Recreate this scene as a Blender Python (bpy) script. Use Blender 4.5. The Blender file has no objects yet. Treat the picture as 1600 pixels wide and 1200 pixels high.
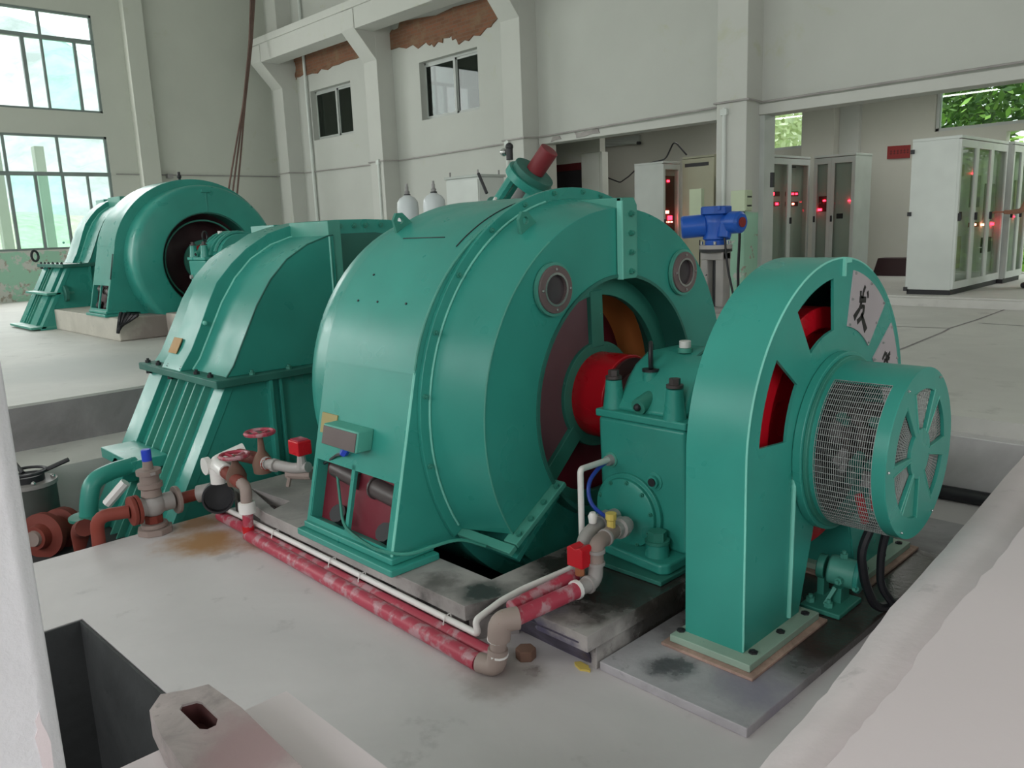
import bpy, bmesh, math, random
import numpy as np
from mathutils import Vector, Matrix
from mathutils.geometry import tessellate_polygon
random.seed(7)
PI = math.pi
sc = bpy.context.scene
COL = sc.collection

# ------------------------------------------------------------------ camera, world, lights
cd = bpy.data.cameras.new('camera'); cam = bpy.data.objects.new('camera', cd); COL.objects.link(cam)
sc.camera = cam
cd.sensor_width = 36; cd.lens = 36 * 1261.4 / 1600; cd.clip_start = .05; cd.clip_end = 500
yaw, pitch, roll = [math.radians(a) for a in (-46.195, 11.005, -2.2368)]
fw = Vector((math.sin(yaw) * math.cos(pitch), math.cos(yaw) * math.cos(pitch), -math.sin(pitch)))
rt = Vector((math.cos(yaw), -math.sin(yaw), 0)); up = rt.cross(fw)
r2 = rt * math.cos(roll) + up * math.sin(roll); u2 = -rt * math.sin(roll) + up * math.cos(roll)
cam.matrix_world = Matrix(((r2.x, u2.x, -fw.x, 0), (r2.y, u2.y, -fw.y, 0), (r2.z, u2.z, -fw.z, 1.6), (0, 0, 0, 1)))

w = bpy.data.worlds.new('overcast sky'); sc.world = w; w.use_nodes = True
wn = w.node_tree; bg = wn.nodes['Background']
wt = wn.nodes.new('ShaderNodeTexCoord'); ws = wn.nodes.new('ShaderNodeSeparateXYZ')
wr = wn.nodes.new('ShaderNodeValToRGB')
wr.color_ramp.elements[0].position = .45; wr.color_ramp.elements[0].color = (.45, .5, .42, 1)
wr.color_ramp.elements[1].position = .62; wr.color_ramp.elements[1].color = (.93, .97, 1, 1)
wm = wn.nodes.new('ShaderNodeMath'); wm.operation = 'MULTIPLY_ADD'; wm.inputs[1].default_value = .5; wm.inputs[2].default_value = .5
wn.links.new(wt.outputs['Generated'], ws.inputs[0]); wn.links.new(ws.outputs['Z'], wm.inputs[0])
wn.links.new(wm.outputs[0], wr.inputs[0]); wn.links.new(wr.outputs[0], bg.inputs[0])
bg.inputs[1].default_value = 3.6

def area(name, loc, rot, sx, sy, power, color=(1, 1, 1)):
    l = bpy.data.lights.new(name, 'AREA'); l.shape = 'RECTANGLE'; l.size = sx; l.size_y = sy; l.energy = power; l.color = color
    o = bpy.data.objects.new(name, l); COL.objects.link(o); o.location = loc; o.rotation_euler = rot
    return o
# daylight entering through the hall's windows (near wall, right wall, left wall)
DAY = (1.0, 1.0, .98)
for xc, pw, cl in ((-15.5, 60, (.93, 1, .95)), (-10.0, 110, (.95, 1, .97)), (-4.5, 130, DAY), (1.0, 400, (1, .95, .96))):
    area('daylight_near_wall', (xc, -6.95, 4.6), (PI / 2, 0, 0), 3.8, 3.0, pw, cl)
for yc in (-3.0, 3.5):
    area('daylight_right_wall', (6.95, yc, 3.6), (PI / 2, 0, PI / 2), 3.4, 3.0, 90, (1, .94, .95))
area('daylight_left_wall', (-19.5, 4.6, 5.4), (PI / 2, 0, -PI / 2), 3.8, 1.9, 180, DAY)
area('daylight_left_wall', (-19.5, 4.6, 2.7), (PI / 2, 0, -PI / 2), 3.8, 2.2, 180, DAY)
area('daylight_left_wall', (-19.5, -4.4, 5.4), (PI / 2, 0, -PI / 2), 4.4, 1.9, 320, DAY)
area('daylight_left_wall', (-19.5, -4.4, 2.7), (PI / 2, 0, -PI / 2), 4.4, 2.2, 260, DAY)
for xc, yc, pw in ((-11.2, 13.2, 8), (-8.6, 12.9, 22), (-5.2, 13.0, 27), (-1.8, 13.0, 40)):
    area('control_room_fill_light', (xc, yc, 3.62), (0, 0, 0), 1.2, .25, pw, (1, 1, .96))  # unseen ceiling lights added to brighten the control room
vs = sc.view_settings
sc.display_settings.display_device = 'sRGB'
vs.view_transform = 'Standard'; vs.look = 'None'; vs.gamma = 1; vs.exposure = -0.66; vs.use_curve_mapping = False
sc.cycles.use_denoising = True
sc.cycles.max_bounces = 8
sc.cycles.sample_clamp_indirect = 6

# ------------------------------------------------------------------ materials
def nodes(m): return m.node_tree.nodes, m.node_tree.links
def new_mat(name, rgb, rough=.5, metal=0.0, spec=.5):
    m = bpy.data.materials.new(name); m.use_nodes = True
    b = m.node_tree.nodes['Principled BSDF']
    b.inputs['Base Color'].default_value = (*rgb, 1); b.inputs['Roughness'].default_value = rough
    b.inputs['Metallic'].default_value = metal; b.inputs['Specular IOR Level'].default_value = spec
    return m
def noise(m, scale, detail=5, rough=.6, vec=None, dist=0):
    n, l = nodes(m); t = n.new('ShaderNodeTexNoise'); t.inputs['Scale'].default_value = scale
    t.inputs['Detail'].default_value = detail; t.inputs['Roughness'].default_value = rough; t.inputs['Distortion'].default_value = dist
    if vec is None:
        g = n.new('ShaderNodeNewGeometry'); l.new(g.outputs['Position'], t.inputs['Vector'])
    else: l.new(vec, t.inputs['Vector'])
    return t.outputs['Fac']
def ramp(m, fac, stops):
    n, l = nodes(m); r = n.new('ShaderNodeValToRGB'); e = r.color_ramp.elements
    while len(e) < len(stops): e.new(.5)
    for k, (p, c) in enumerate(stops): e[k].position = p; e[k].color = (*c, 1) if len(c) == 3 else c
    l.new(fac, r.inputs[0]); return r.outputs[0]
def mix(m, fac, a, b, mode='MIX'):
    n, l = nodes(m); x = n.new('ShaderNodeMix'); x.data_type = 'RGBA'; x.blend_type = mode
    for v, i in ((fac, 0), (a, 6), (b, 7)):
        if isinstance(v, (int, float)): x.inputs[i].default_value = v
        elif isinstance(v, tuple): x.inputs[i].default_value = (*v, 1)
        else: l.new(v, x.inputs[i])
    return x.outputs[2]
def math_(m, op, a, b=None, c=None):
    n, l = nodes(m); x = n.new('ShaderNodeMath'); x.operation = op
    for i, v in enumerate((a, b, c)):
        if v is None: continue
        if isinstance(v, (int, float)): x.inputs[i].default_value = v
        else: l.new(v, x.inputs[i])
    return x.outputs[0]
def sstep(m, v, a, b):
    n, l = nodes(m); x = n.new('ShaderNodeMapRange'); x.interpolation_type = 'SMOOTHSTEP'
    x.inputs[1].default_value = a; x.inputs[2].default_value = b
    l.new(v, x.inputs[0]); return x.outputs[0]
def pos(m):
    n, l = nodes(m); g = n.new('ShaderNodeNewGeometry'); s = n.new('ShaderNodeSeparateXYZ'); l.new(g.outputs['Position'], s.inputs[0])
    return g.outputs['Position'], s.outputs
def near(m, p, r0, r1, wob=None, wscale=4):
    """1 close to point p, 0 beyond r1, with a ragged border"""
    n, l = nodes(m); P, _ = pos(m); d = n.new('ShaderNodeVectorMath'); d.operation = 'DISTANCE'; l.new(P, d.inputs[0]); d.inputs[1].default_value = p
    wob = min(.25, r1 * .8) if wob is None else wob; wscale = max(4, 1.2 / r1)
    v = math_(m, 'MULTIPLY_ADD', noise(m, wscale, 6), wob * 2, d.outputs['Value'])
    v = math_(m, 'SUBTRACT', v, wob)
    return math_(m, 'SUBTRACT', 1.0, sstep(m, v, r0, r1))
def setc(m, col=None, rough=None, bump=None, bs=.15, bd=.01):
    n, l = nodes(m); b = n['Principled BSDF']
    if col is not None: l.new(col, b.inputs['Base Color'])
    if rough is not None: l.new(rough, b.inputs['Roughness'])
    if bump is not None:
        u = n.new('ShaderNodeBump'); u.inputs['Strength'].default_value = bs; u.inputs['Distance'].default_value = bd
        l.new(bump, u.inputs['Height']); l.new(u.outputs[0], b.inputs['Normal'])
    return m
def paint(name, rgb, rough=.3, var=.18, chips=None):
    m = new_mat(name, rgb, rough); a = tuple(c * (1 - var) for c in rgb); b = tuple(min(1, c * (1 + var)) for c in rgb)
    c = ramp(m, noise(m, 2.0, 2), [(.3, a), (.7, b)])
    sp = noise(m, 60, 2)
    if chips: c = mix(m, sstep(m, sp, .73, .76), c, chips)
    r = ramp(m, noise(m, 5, 2), [(.3, (rough * .85,) * 3), (.7, (rough * 1.25,) * 3)])
    return setc(m, c, r)
GREEN = paint('green enamel paint', (.036, .295, .240), .30, .10)
GREEN2 = paint('green paint worn flat', (.037, .23, .175), .45, .2, (.16, .42, .36))
GREENL = paint('green paint dusty', (.075, .33, .26), .45, .2, (.25, .45, .38))
DUSTG = paint('pale dusty green', (.30, .42, .34), .6, .2, (.18, .33, .26))
GREEND = paint('green paint grimy', (.024, .15, .118), .5, .25)
EDGE = paint('bare painted edge', (.20, .60, .50), .4, .15)
RED = paint('red enamel paint', (.52, .006, .016), .28, .1)
DREDK = paint('darkened red interior', (.035, .008, .012), .6, .3)  # winding red darkened to near black inside the far generator
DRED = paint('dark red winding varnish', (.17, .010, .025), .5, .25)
MAUVE = paint('mauve primer mesh', (.17, .085, .10), .6, .25)
PORTR = paint('brown port ring', (.15, .11, .11), .45, .2)
PORTG = new_mat('sooty port glass', (.07, .06, .065), .15)
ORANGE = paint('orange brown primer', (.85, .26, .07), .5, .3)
PIPERED = new_mat('worn red pipe paint', (.42, .05, .08), .45)
setc(PIPERED, mix(PIPERED, sstep(PIPERED, noise(PIPERED, 14, 6), .48, .62), (.42, .045, .08), (.46, .25, .28)), None, noise(PIPERED, 40), .1)
RUSTRED = paint('rusty red oxide paint', (.22, .04, .026), .7, .4)
GALV = paint('galvanised steel', (.36, .34, .33), .45, .25)
RUSTY = paint('rusty pipe', (.30, .235, .21), .6, .25, (.22, .11, .07))
SHAFT = paint('dark oily shaft', (.06, .025, .025), .4, .3)
RUST = paint('rust', (.16, .09, .065), .8, .4)
PVC = new_mat('white pvc', (.80, .78, .76), .35)
STEEL = paint('dull steel', (.30, .29, .29), .4, .2)
LIDB = paint('brown dusty lid', (.11, .08, .078), .45, .2)
BRIGHT = new_mat('bright steel', (.6, .6, .6), .25, .9)
STEELD = paint('dark brown steel', (.07, .055, .055), .4, .3)
DARK = new_mat('dark iron', (.02, .02, .024), .5)
BLACK = new_mat('black rubber', (.012, .012, .016), .4)
BLUE = paint('blue enamel', (.012, .10, .50), .35, .15)
BLUEC = new_mat('blue plastic', (.02, .06, .55), .4)
BLUEH = new_mat('blue hose', (.03, .07, .42), .3)
YELLOW = new_mat('yellow plastic', (.65, .50, .12), .5)
TAN = paint('tan paper label', (.42, .25, .10), .6, .2)
BRASS = paint('brass nameplate', (.33, .27, .10), .5, .2)
COPPER = new_mat('copper nut', (.5, .2, .1), .4, .5)
WHITEP = paint('white cabinet paint', (.66, .70, .67), .4, .06)
CABG = paint('grey cabinet paint', (.47, .51, .48), .45, .06)
CABY = paint('cream cabinet paint', (.46, .46, .33), .45, .06)
BOXG = paint('pale green box paint', (.52, .60, .42), .45, .06)
LWHITE = paint('white cylinder paint', (.66, .70, .72), .35, .05)
MESHG = paint('grey wire mesh', (.36, .38, .37), .4, .15)
PLATE = paint('lilac grey sign plate', (.40, .36, .38), .4, .12)
INK = new_mat('black brush ink', (.008, .008, .008), .5)
SIGNR = new_mat('red sign', (.26, .02, .018), .5)
SIGND = new_mat('dark red sign lettering', (.10, .012, .012), .5)
DBROWN = new_mat('dark brown lacquer', (.035, .012, .014), .4)
ALU = paint('aluminium frame', (.50, .53, .51), .4, .08)
FRAME = paint('grey steel window frame', (.24, .29, .28), .5, .1)
DOORD = new_mat('dark door', (.03, .028, .032), .5)
SKIN = new_mat('skin', (.42, .22, .15), .5)
SHIRT = new_mat('navy cloth', (.03, .045, .15), .8)
TROUS = new_mat('dark cloth', (.015, .016, .03), .8)
HAIR = new_mat('black hair', (.01, .01, .01), .5)
def led(name, rgb, s):
    m = new_mat(name, rgb); b = m.node_tree.nodes['Principled BSDF']
    b.inputs['Emission Color'].default_value = (*rgb, 1); b.inputs['Emission Strength'].default_value = s; return m
LED = led('red indicator lamp', (1, .02, .05), 20)
LEDW = led('bright indicator lamp', (1, .30, .2), 22)
def pane_mat(name, tint, refl):
    m = bpy.data.materials.new(name); m.use_nodes = True; n, l = nodes(m); n.clear()
    o = n.new('ShaderNodeOutputMaterial'); t = n.new('ShaderNodeBsdfTransparent'); t.inputs[0].default_value = (*tint, 1)
    g = n.new('ShaderNodeBsdfGlossy'); g.inputs['Roughness'].default_value = .02; x = n.new('ShaderNodeMixShader')
    f = n.new('ShaderNodeFresnel'); f.inputs[0].default_value = 1.5
    q = n.new('ShaderNodeMath'); q.operation = 'MULTIPLY'; q.inputs[1].default_value = refl; l.new(f.outputs[0], q.inputs[0])
    l.new(q.outputs[0], x.inputs[0]); l.new(t.outputs[0], x.inputs[1]); l.new(g.outputs[0], x.inputs[2]); l.new(x.outputs[0], o.inputs[0])
    return m
GLASS = pane_mat('clear window glass', (.92, .97, .95), 1.0)
GLASSG = pane_mat('greenish window glass', (.80, .97, .92), 1.0)
GLASSD = pane_mat('dim window glass', (.34, .40, .38), .9)
GLASSC = pane_mat('cabinet glass', (.85, .88, .85), .14)
def concrete(name, rgb, rough=.75, stains_and_light=(), var=.12, scale=1.2, bump=.25):
    m = new_mat(name, rgb, rough); a = tuple(c * (1 - var) for c in rgb); b = tuple(min(1, c * (1 + var)) for c in rgb)
    c = ramp(m, noise(m, scale, 8, .65, dist=.6), [(.33, a), (.67, b)])
    c = mix(m, sstep(m, noise(m, 5 * scale, 6), .60, .70), c, tuple(x * .84 for x in rgb))
    r = None
    for (p, r0, r1, col, wet) in stains_and_light:
        k = near(m, p, r0, r1); c = mix(m, k, c, col)
        if wet: r = mix(m, k, r if r is not None else (rough,) * 3, (.18,) * 3)
    return setc(m, c, r, noise(m, 30, 8), bump, .006)
FLOORP = concrete('pale pit floor concrete', (.61, .58, .585), .55, [((-4.15, 1.62, 0), .05, .30, (.40, .22, .10), 0), ((-4.45, 1.75, 0), .05, .25, (.34, .20, .12), 0),
    ((-3.9, 1.85, 0), .02, .2, (.38, .22, .14), 0), ((-1.928, 1.892, 0), .02, .045, (.16, .13, .125), 1), ((-2.0, 1.80, 0), .05, .22, (.38, .34, .33), 0)], var=.07, scale=.9, bump=.1)
FLOORU = concrete('upper floor concrete', (.60, .595, .565), .6, [((-8.3, 2.3, .45), .3, 1.3, (.45, .47, .45), 0), ((.2, 1.2, .45), 2.2, 3.6, (.80, .715, .735), 0)], var=.10, scale=.7, bump=.12)  # second patch paints the brighter, pinker light near the kerb as floor colour
PITWALL = concrete('grey pit wall concrete', (.26, .245, .25), .8, [], var=.25, scale=1.5)
PALE = concrete('pale rendered concrete', (.58, .57, .57), .7, [], var=.12, scale=1.6)
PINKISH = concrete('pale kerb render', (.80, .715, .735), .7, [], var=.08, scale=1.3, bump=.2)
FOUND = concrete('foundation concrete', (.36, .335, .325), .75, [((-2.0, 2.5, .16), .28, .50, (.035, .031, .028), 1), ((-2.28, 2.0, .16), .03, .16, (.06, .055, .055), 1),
    ((-2.5, 1.92, .16), .02, .14, (.13, .12, .115), 0), ((-2.55, 1.9, .0), .01, .14, (.05, .045, .05), 0), ((-3.0, 1.9, .0), .01, .16, (.06, .055, .06), 0), ((-1.95, 2.0, 0), .1, .2, (.10, .09, .15), 0)], var=.2, scale=3)
SLAB = concrete('stained base slab', (.37, .355, .375), .5, [((-1.45, 3.2, .03), .55, .95, (.05, .04, .036), 1), ((-1.55, 2.22, .03), .03, .12, (.10, .09, .10), 1), ((-1.25, 2.3, .03), .02, .2, (.27, .25, .31), 0)], var=.22, scale=3)
GROUT = concrete('rusty grout', (.40, .27, .22), .8, [], var=.35, scale=8)
PLINTH = concrete('weathered plinth concrete', (.55, .52, .46), .75, [((-10, 3.9, .5), .35, .7, (.30, .26, .235), 0)], var=.12, scale=2)
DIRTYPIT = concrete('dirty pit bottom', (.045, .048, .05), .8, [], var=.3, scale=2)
BLOCKM = concrete('old pink block', (.47, .405, .40), .8, [((-1.55, .64, .5), .04, .2, (.45, .31, .32), 0)], var=.2, scale=9)
HOLE = new_mat('dark maroon hole', (.09, .025, .025), .8)  # dark maroon for the walls and floor of the block's slot
BANDM = concrete('blue black paint band', (.075, .065, .10), .45, [], var=.45, scale=9)
def plaster(name, rgb, dado=None, worn=.5):
    m = new_mat(name, rgb, .8); P, s = pos(m)
    c = ramp(m, noise(m, .8, 8, .6), [(.3, tuple(x * .93 for x in rgb)), (.7, rgb)])
    c = mix(m, math_(m, 'MULTIPLY', sstep(m, noise(m, 1.1, 7, .7, dist=.4), .60, .74), .55), c, (.50, .52, .36))
    if dado:
        zz = math_(m, 'MULTIPLY_ADD', noise(m, 3), .12, s['Z'])
        k = math_(m, 'SUBTRACT', 1, sstep(m, zz, dado, dado + .03))
        peel = sstep(m, noise(m, 2.6, 8, .68), worn - .015, worn + .02)
        g = mix(m, peel, (.36, .62, .47), mix(m, sstep(m, noise(m, 6, 5), .48, .56), (.60, .61, .56), (.38, .33, .27)))
        c = mix(m, k, c, g)
    return setc(m, c, None, noise(m, 14, 6), .12, .01)
WALLW = plaster('white wall plaster', (.64, .66, .60), 1.52)
WALLP = plaster('pillar plaster', (.61, .62, .585), 1.72, .60)
WALLB = plaster('back wall plaster', (.575, .59, .555))
ROOMW = plaster('control room plaster', (.56, .56, .50))
CEIL = new_mat('ceiling white', (.50, .52, .49), .9)
POST = new_mat('chipped white post', (.74, .74, .77), .8)
setc(POST, mix(POST, sstep(POST, noise(POST, 5, 6, .6), .60, .63), (.76, .76, .79), (.60, .50, .51)), None, noise(POST, 8, 6), .5, .02)
BRICK = new_mat('exposed brick', (.2, .1, .06), .9)
_n, _l = nodes(BRICK); bt = _n.new('ShaderNodeTexBrick'); _g = _n.new('ShaderNodeNewGeometry'); _m = _n.new('ShaderNodeMapping'); _m.inputs['Rotation'].default_value = (PI / 2, 0, 0)
_l.new(_g.outputs['Position'], _m.inputs[0]); _l.new(_m.outputs[0], bt.inputs['Vector']); bt.inputs['Scale'].default_value = 1
bt.inputs['Brick Width'].default_value = .24; bt.inputs['Row Height'].default_value = .065; bt.inputs['Mortar Size'].default_value = .008
bt.inputs['Color1'].default_value = (.26, .11, .06, 1); bt.inputs['Color2'].default_value = (.19, .09, .05, 1); bt.inputs['Mortar'].default_value = (.21, .13, .09, 1)
setc(BRICK, mix(BRICK, sstep(BRICK, noise(BRICK, 4, 7), .45, .7), bt.outputs['Color'], (.24, .15, .09)), None, noise(BRICK, 25, 5), .6, .03)
def leafmat(name, a, b):
    m = new_mat(name, a, .6); return setc(m, ramp(m, noise(m, 2.2, 5), [(.35, a), (.65, b)]))
LEAF1 = leafmat('dark green leaves', (.03, .10, .02), (.16, .30, .06))
LEAF2 = leafmat('bright green leaves', (.20, .48, .05), (.45, .72, .16))
LEAF3 = leafmat('yellow green leaves', (.70, .80, .45), (.90, .94, .68))
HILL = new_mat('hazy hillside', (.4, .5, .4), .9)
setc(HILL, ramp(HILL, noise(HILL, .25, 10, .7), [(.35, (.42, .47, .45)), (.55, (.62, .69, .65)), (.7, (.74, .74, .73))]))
GRASS = leafmat('grass bank', (.42, .56, .32), (.60, .70, .50))

# ------------------------------------------------------------------ geometry helpers
ORG = {}
def ngon(cx, cy, r, n=24, a0=0.0): return [(cx + r * math.cos(a0 + 2 * PI * k / n), cy + r * math.sin(a0 + 2 * PI * k / n)) for k in range(n)]
def arc(cx, cy, r, a0, a1, n):
    return [(cx + r * math.cos(math.radians(a0 + (a1 - a0) * k / n)), cy + r * math.sin(math.radians(a0 + (a1 - a0) * k / n))) for k in range(n + 1)]
class MB:
    def __init__(s): s.v = []; s.f = []
    def add(s, vs, fs):
        b = len(s.v); s.v += [tuple(p) for p in vs]; s.f += [tuple(b + i for i in f) for f in fs]; return s
    def box(s, x0, x1, y0, y1, z0, z1):
        return s.add([(x, y, z) for x in (x0, x1) for y in (y0, y1) for z in (z0, z1)], [(0, 1, 3, 2), (4, 6, 7, 5), (0, 4, 5, 1), (2, 3, 7, 6), (0, 2, 6, 4), (1, 5, 7, 3)])
    def plate(s, outer, ax, a0, a1, holes=()):
        def P(p, a): return (a, p[0], p[1]) if ax == 'x' else (p[0], a, p[1]) if ax == 'y' else (p[0], p[1], a)
        loops = [list(outer)] + [list(h) for h in holes]; flat = [p for lp in loops for p in lp]; n = len(flat)
        tris = tessellate_polygon([[Vector((p[0], p[1], 0)) for p in lp] for lp in loops])
        vs = [P(p, a0) for p in flat] + [P(p, a1) for p in flat]
        fs = [tuple(t) for t in tris] + [tuple(i + n for i in reversed(t)) for t in tris]; o = 0
        for lp in loops:
            m = len(lp)
            for k in range(m):
                i, j = o + k, o + (k + 1) % m; fs.append((i, j, j + n, i + n))
            o += m
        return s.add(vs, fs)
    def cyl(s, p0, p1, r0, r1=None, n=20, cap=True):
        r1 = r0 if r1 is None else r1; p0, p1 = Vector(p0), Vector(p1); d = (p1 - p0).normalized()
        a = d.orthogonal().normalized(); b = d.cross(a); vs = []
        for p, r in ((p0, r0), (p1, r1)):
            for k in range(n):
                t = 2 * PI * k / n; vs.append(p + a * (r * math.cos(t)) + b * (r * math.sin(t)))
        fs = [(k, (k + 1) % n, n + (k + 1) % n, n + k) for k in range(n)]
        if cap: fs += [tuple(range(n - 1, -1, -1)), tuple(range(n, 2 * n))]
        return s.add(vs, fs)
    def tube(s, pts, r, n=10, bend=0.0, seg=5):
        pts = [Vector(p) for p in pts]
        if bend:
            q = [pts[0]]
            for i in range(1, len(pts) - 1):
                a, b, c = pts[i - 1], pts[i], pts[i + 1]; k = min(bend, (a - b).length * .48, (c - b).length * .48)
                p, e = b + (a - b).normalized() * k, b + (c - b).normalized() * k
                for j in range(seg + 1):
                    t = j / seg; q.append(p * (1 - t) ** 2 + b * 2 * t * (1 - t) + e * t * t)
            pts = q + [pts[-1]]
        m = len(pts); vs = []; prev = None
        for i, p in enumerate(pts):
            d = ((pts[min(i + 1, m - 1)] - p).normalized() + (p - pts[max(i - 1, 0)]).normalized()).normalized()
            a = d.orthogonal().normalized() if prev is None else (prev - d * prev.dot(d)).normalized(); prev = a; b = d.cross(a)
            rr = r[i] if isinstance(r, (list, tuple)) else r
            for k in range(n):
                t = 2 * PI * k / n; vs.append(p + a * (rr * math.cos(t)) + b * (rr * math.sin(t)))
        fs = [(i * n + k, i * n + (k + 1) % n, (i + 1) * n + (k + 1) % n, (i + 1) * n + k) for i in range(m - 1) for k in range(n)]
        fs += [tuple(range(n - 1, -1, -1)), tuple(range((m - 1) * n, m * n))]
        return s.add(vs, fs)
    def revolve(s, prof, cy, cz, a0=0, a1=360, n=64):
        """closed profile [(x, r)...] swept about an x axis through (cy, cz)"""
        full = abs(a1 - a0) >= 359.9; N = n if full else n + 1; m = len(prof); vs = []
        for k in range(N):
            t = math.radians(a0 + (a1 - a0) * k / n)
            for x, r in prof: vs.append((x, cy + r * math.cos(t), cz + r * math.sin(t)))
        fs = []
        for k in range(n):
            k2 = (k + 1) % N
            for i in range(m):
                j = (i + 1) % m; fs.append((k * m + i, k * m + j, k2 * m + j, k2 * m + i))
        if not full: fs += [tuple(range(m)), tuple(range((N - 1) * m, N * m))]
        return s.add(vs, fs)
    def lathe(s, prof, c, axis=(0, 0, 1), n=24):
        """open profile [(h, r)...] about an axis through c, closed at the ends"""
        c = Vector(c); d = Vector(axis).normalized(); a = d.orthogonal().normalized(); b = d.cross(a); vs = []; m = len(prof)
        for h, r in prof:
            for k in range(n):
                t = 2 * PI * k / n; vs.append(c + d * h + a * (r * math.cos(t)) + b * (r * math.sin(t)))
        fs = [(i * n + k, i * n + (k + 1) % n, (i + 1) * n + (k + 1) % n, (i + 1) * n + k) for i in range(m - 1) for k in range(n)]
        fs += [tuple(range(n - 1, -1, -1)), tuple(range((m - 1) * n, m * n))]
        return s.add(vs, fs)
    def ball(s, c, r, n=16, sz=(1, 1, 1)):
        pr = [(-math.cos(PI * k / 10) * r, max(1e-4, math.sin(PI * k / 10) * r)) for k in range(11)]; b = len(s.v); s.lathe(pr, (0, 0, 0), n=n)
        for i in range(b, len(s.v)):
            x, y, z = s.v[i]; s.v[i] = (c[0] + x * sz[0], c[1] + y * sz[1], c[2] + z * sz[2])
        return s
    def build(s, name, mat, parent=None, ang=35, bevel=0.0, recalc=True, noise_=0.0):
        me = bpy.data.meshes.new(name); V = np.array(s.v, float)
        if parent is not None: org = ORG[parent.name]
        else: org = Vector(((V[:, 0].min() + V[:, 0].max()) / 2, (V[:, 1].min() + V[:, 1].max()) / 2, V[:, 2].min()))
        V = V - np.array(org)
        me.from_pydata(V.tolist(), [], s.f); bm = bmesh.new(); bm.from_mesh(me)
        bmesh.ops.remove_doubles(bm, verts=bm.verts, dist=1e-5)
        if recalc: bmesh.ops.recalc_face_normals(bm, faces=bm.faces)
        bm.to_mesh(me); bm.free()
        me.polygons.foreach_set('use_smooth', [True] * len(me.polygons)); me.set_sharp_from_angle(angle=math.radians(ang))
        me.materials.append(mat); o = bpy.data.objects.new(name, me); COL.objects.link(o); ORG[o.name] = org
        if parent is not None: o.parent = parent
        else: o.location = org
        if bevel:
            bv = o.modifiers.new('bevel', 'BEVEL'); bv.width = bevel; bv.segments = 2; bv.limit_method = 'ANGLE'; bv.angle_limit = math.radians(40); bv.harden_normals = True
        return o
def tag(o, label=None, cat=None, group=None, kind=None):
    for k, v in (('label', label), ('category', cat), ('group', group), ('kind', kind)):
        if v: o[k] = v
    return o
def thing(name, loc, label=None, cat=None, group=None, kind=None):
    o = bpy.data.objects.new(name, None); COL.objects.link(o); o.location = loc; o.empty_display_size = .1; ORG[o.name] = Vector(loc)
    return tag(o, label, cat, group, kind)
def struct(o, label=None): return tag(o, label, None, None, 'structure')
_bolts = {}
def bolt(p, axis, parent, r=.014, h=.016, mat=None, name='bolt'):
    """a hex bolt head, meshes shared between alike bolts"""
    mat = mat or GREEN2; key = (axis, r, h, mat.name, name)
    if key not in _bolts:
        d = {'x': (h, 0, 0), '-y': (0, -h, 0), 'y': (0, h, 0), 'z': (0, 0, h)}[axis]; d = Vector(d)
        me = MB().cyl((0, 0, 0), d, r, n=6).cyl(d * .9, d * 1.7, r * .5, n=8)
        m = bpy.data.meshes.new(name); m.from_pydata(me.v, [], me.f); m.materials.append(mat); _bolts[key] = m
    o = bpy.data.objects.new(name, _bolts[key]); COL.objects.link(o); o.parent = parent; o.location = Vector(p) - ORG[parent.name]; ORG[o.name] = ORG[parent.name]
    return o
def copy_tree(o, parent=None):
    c = o.copy(); COL.objects.link(c); c.parent = parent
    for ch in list(o.children): copy_tree(ch, c)
    return c

# ------------------------------------------------------------------ setting: floors, pit, walls
def rect(x0, x1, y0, y1): return [(x0, y0), (x1, y0), (x1, y1), (x0, y1)]
U = .45
pit_hole = [(-6.74, -1.4), (-1.79, -1.4), (-1.79, .87), (-.64, .87), (-.66, 1.6), (-.665, 1.9), (-.70, 2.35), (-.715, 3.0), (-.75, 3.7), (-.80, 4.9), (-6.74, 4.9)]
# the plateau edge near the camera is broken and ragged
rag = []
for k, (a, b) in enumerate(zip(pit_hole, pit_hole[1:] + pit_hole[:1])):
    rag.append(a)
    if 3 <= k <= 8:
        for j in range(1, 7):
            t = j / 7; rag.append((a[0] + (b[0] - a[0]) * t + random.uniform(-.006, .006), a[1] + (b[1] - a[1]) * t))
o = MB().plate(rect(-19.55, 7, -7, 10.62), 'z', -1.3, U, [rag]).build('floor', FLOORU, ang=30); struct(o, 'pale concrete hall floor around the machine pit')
o = MB().plate([(-4.55, -1.4), (-3.68, -1.4), (-3.68, .885), (-1.79, .935), (-1.79, .86), (-.6, .86), (-.6, 4.91), (-4.55, 4.91)], 'z', -.28, 0,
               [rect(-3.78, -2.36, 2.12, 4.05)]).build('floor', FLOORP); struct(o, 'pale concrete floor of the machine pit')
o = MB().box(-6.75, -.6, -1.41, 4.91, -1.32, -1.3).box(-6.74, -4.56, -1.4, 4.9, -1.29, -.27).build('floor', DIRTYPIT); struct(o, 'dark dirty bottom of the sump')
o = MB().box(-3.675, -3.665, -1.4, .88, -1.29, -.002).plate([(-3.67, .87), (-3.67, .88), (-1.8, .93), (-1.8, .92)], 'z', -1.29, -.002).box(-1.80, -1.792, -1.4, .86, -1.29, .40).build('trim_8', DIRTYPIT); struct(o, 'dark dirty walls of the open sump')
o = MB().box(-6.75, -6.035, -1.39, 4.89, -.4, .105).build('trim_1', FLOORU); struct(o, 'low concrete ledge along the left pit wall')
o = MB().plate([(-6.745, -1.39), (-6.735, -1.39), (-6.735, 4.89), (-6.745, 4.89)], 'z', -.3, U - .02).build('trim_2', PITWALL); struct(o, 'grey bare pit wall on the left')
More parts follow.
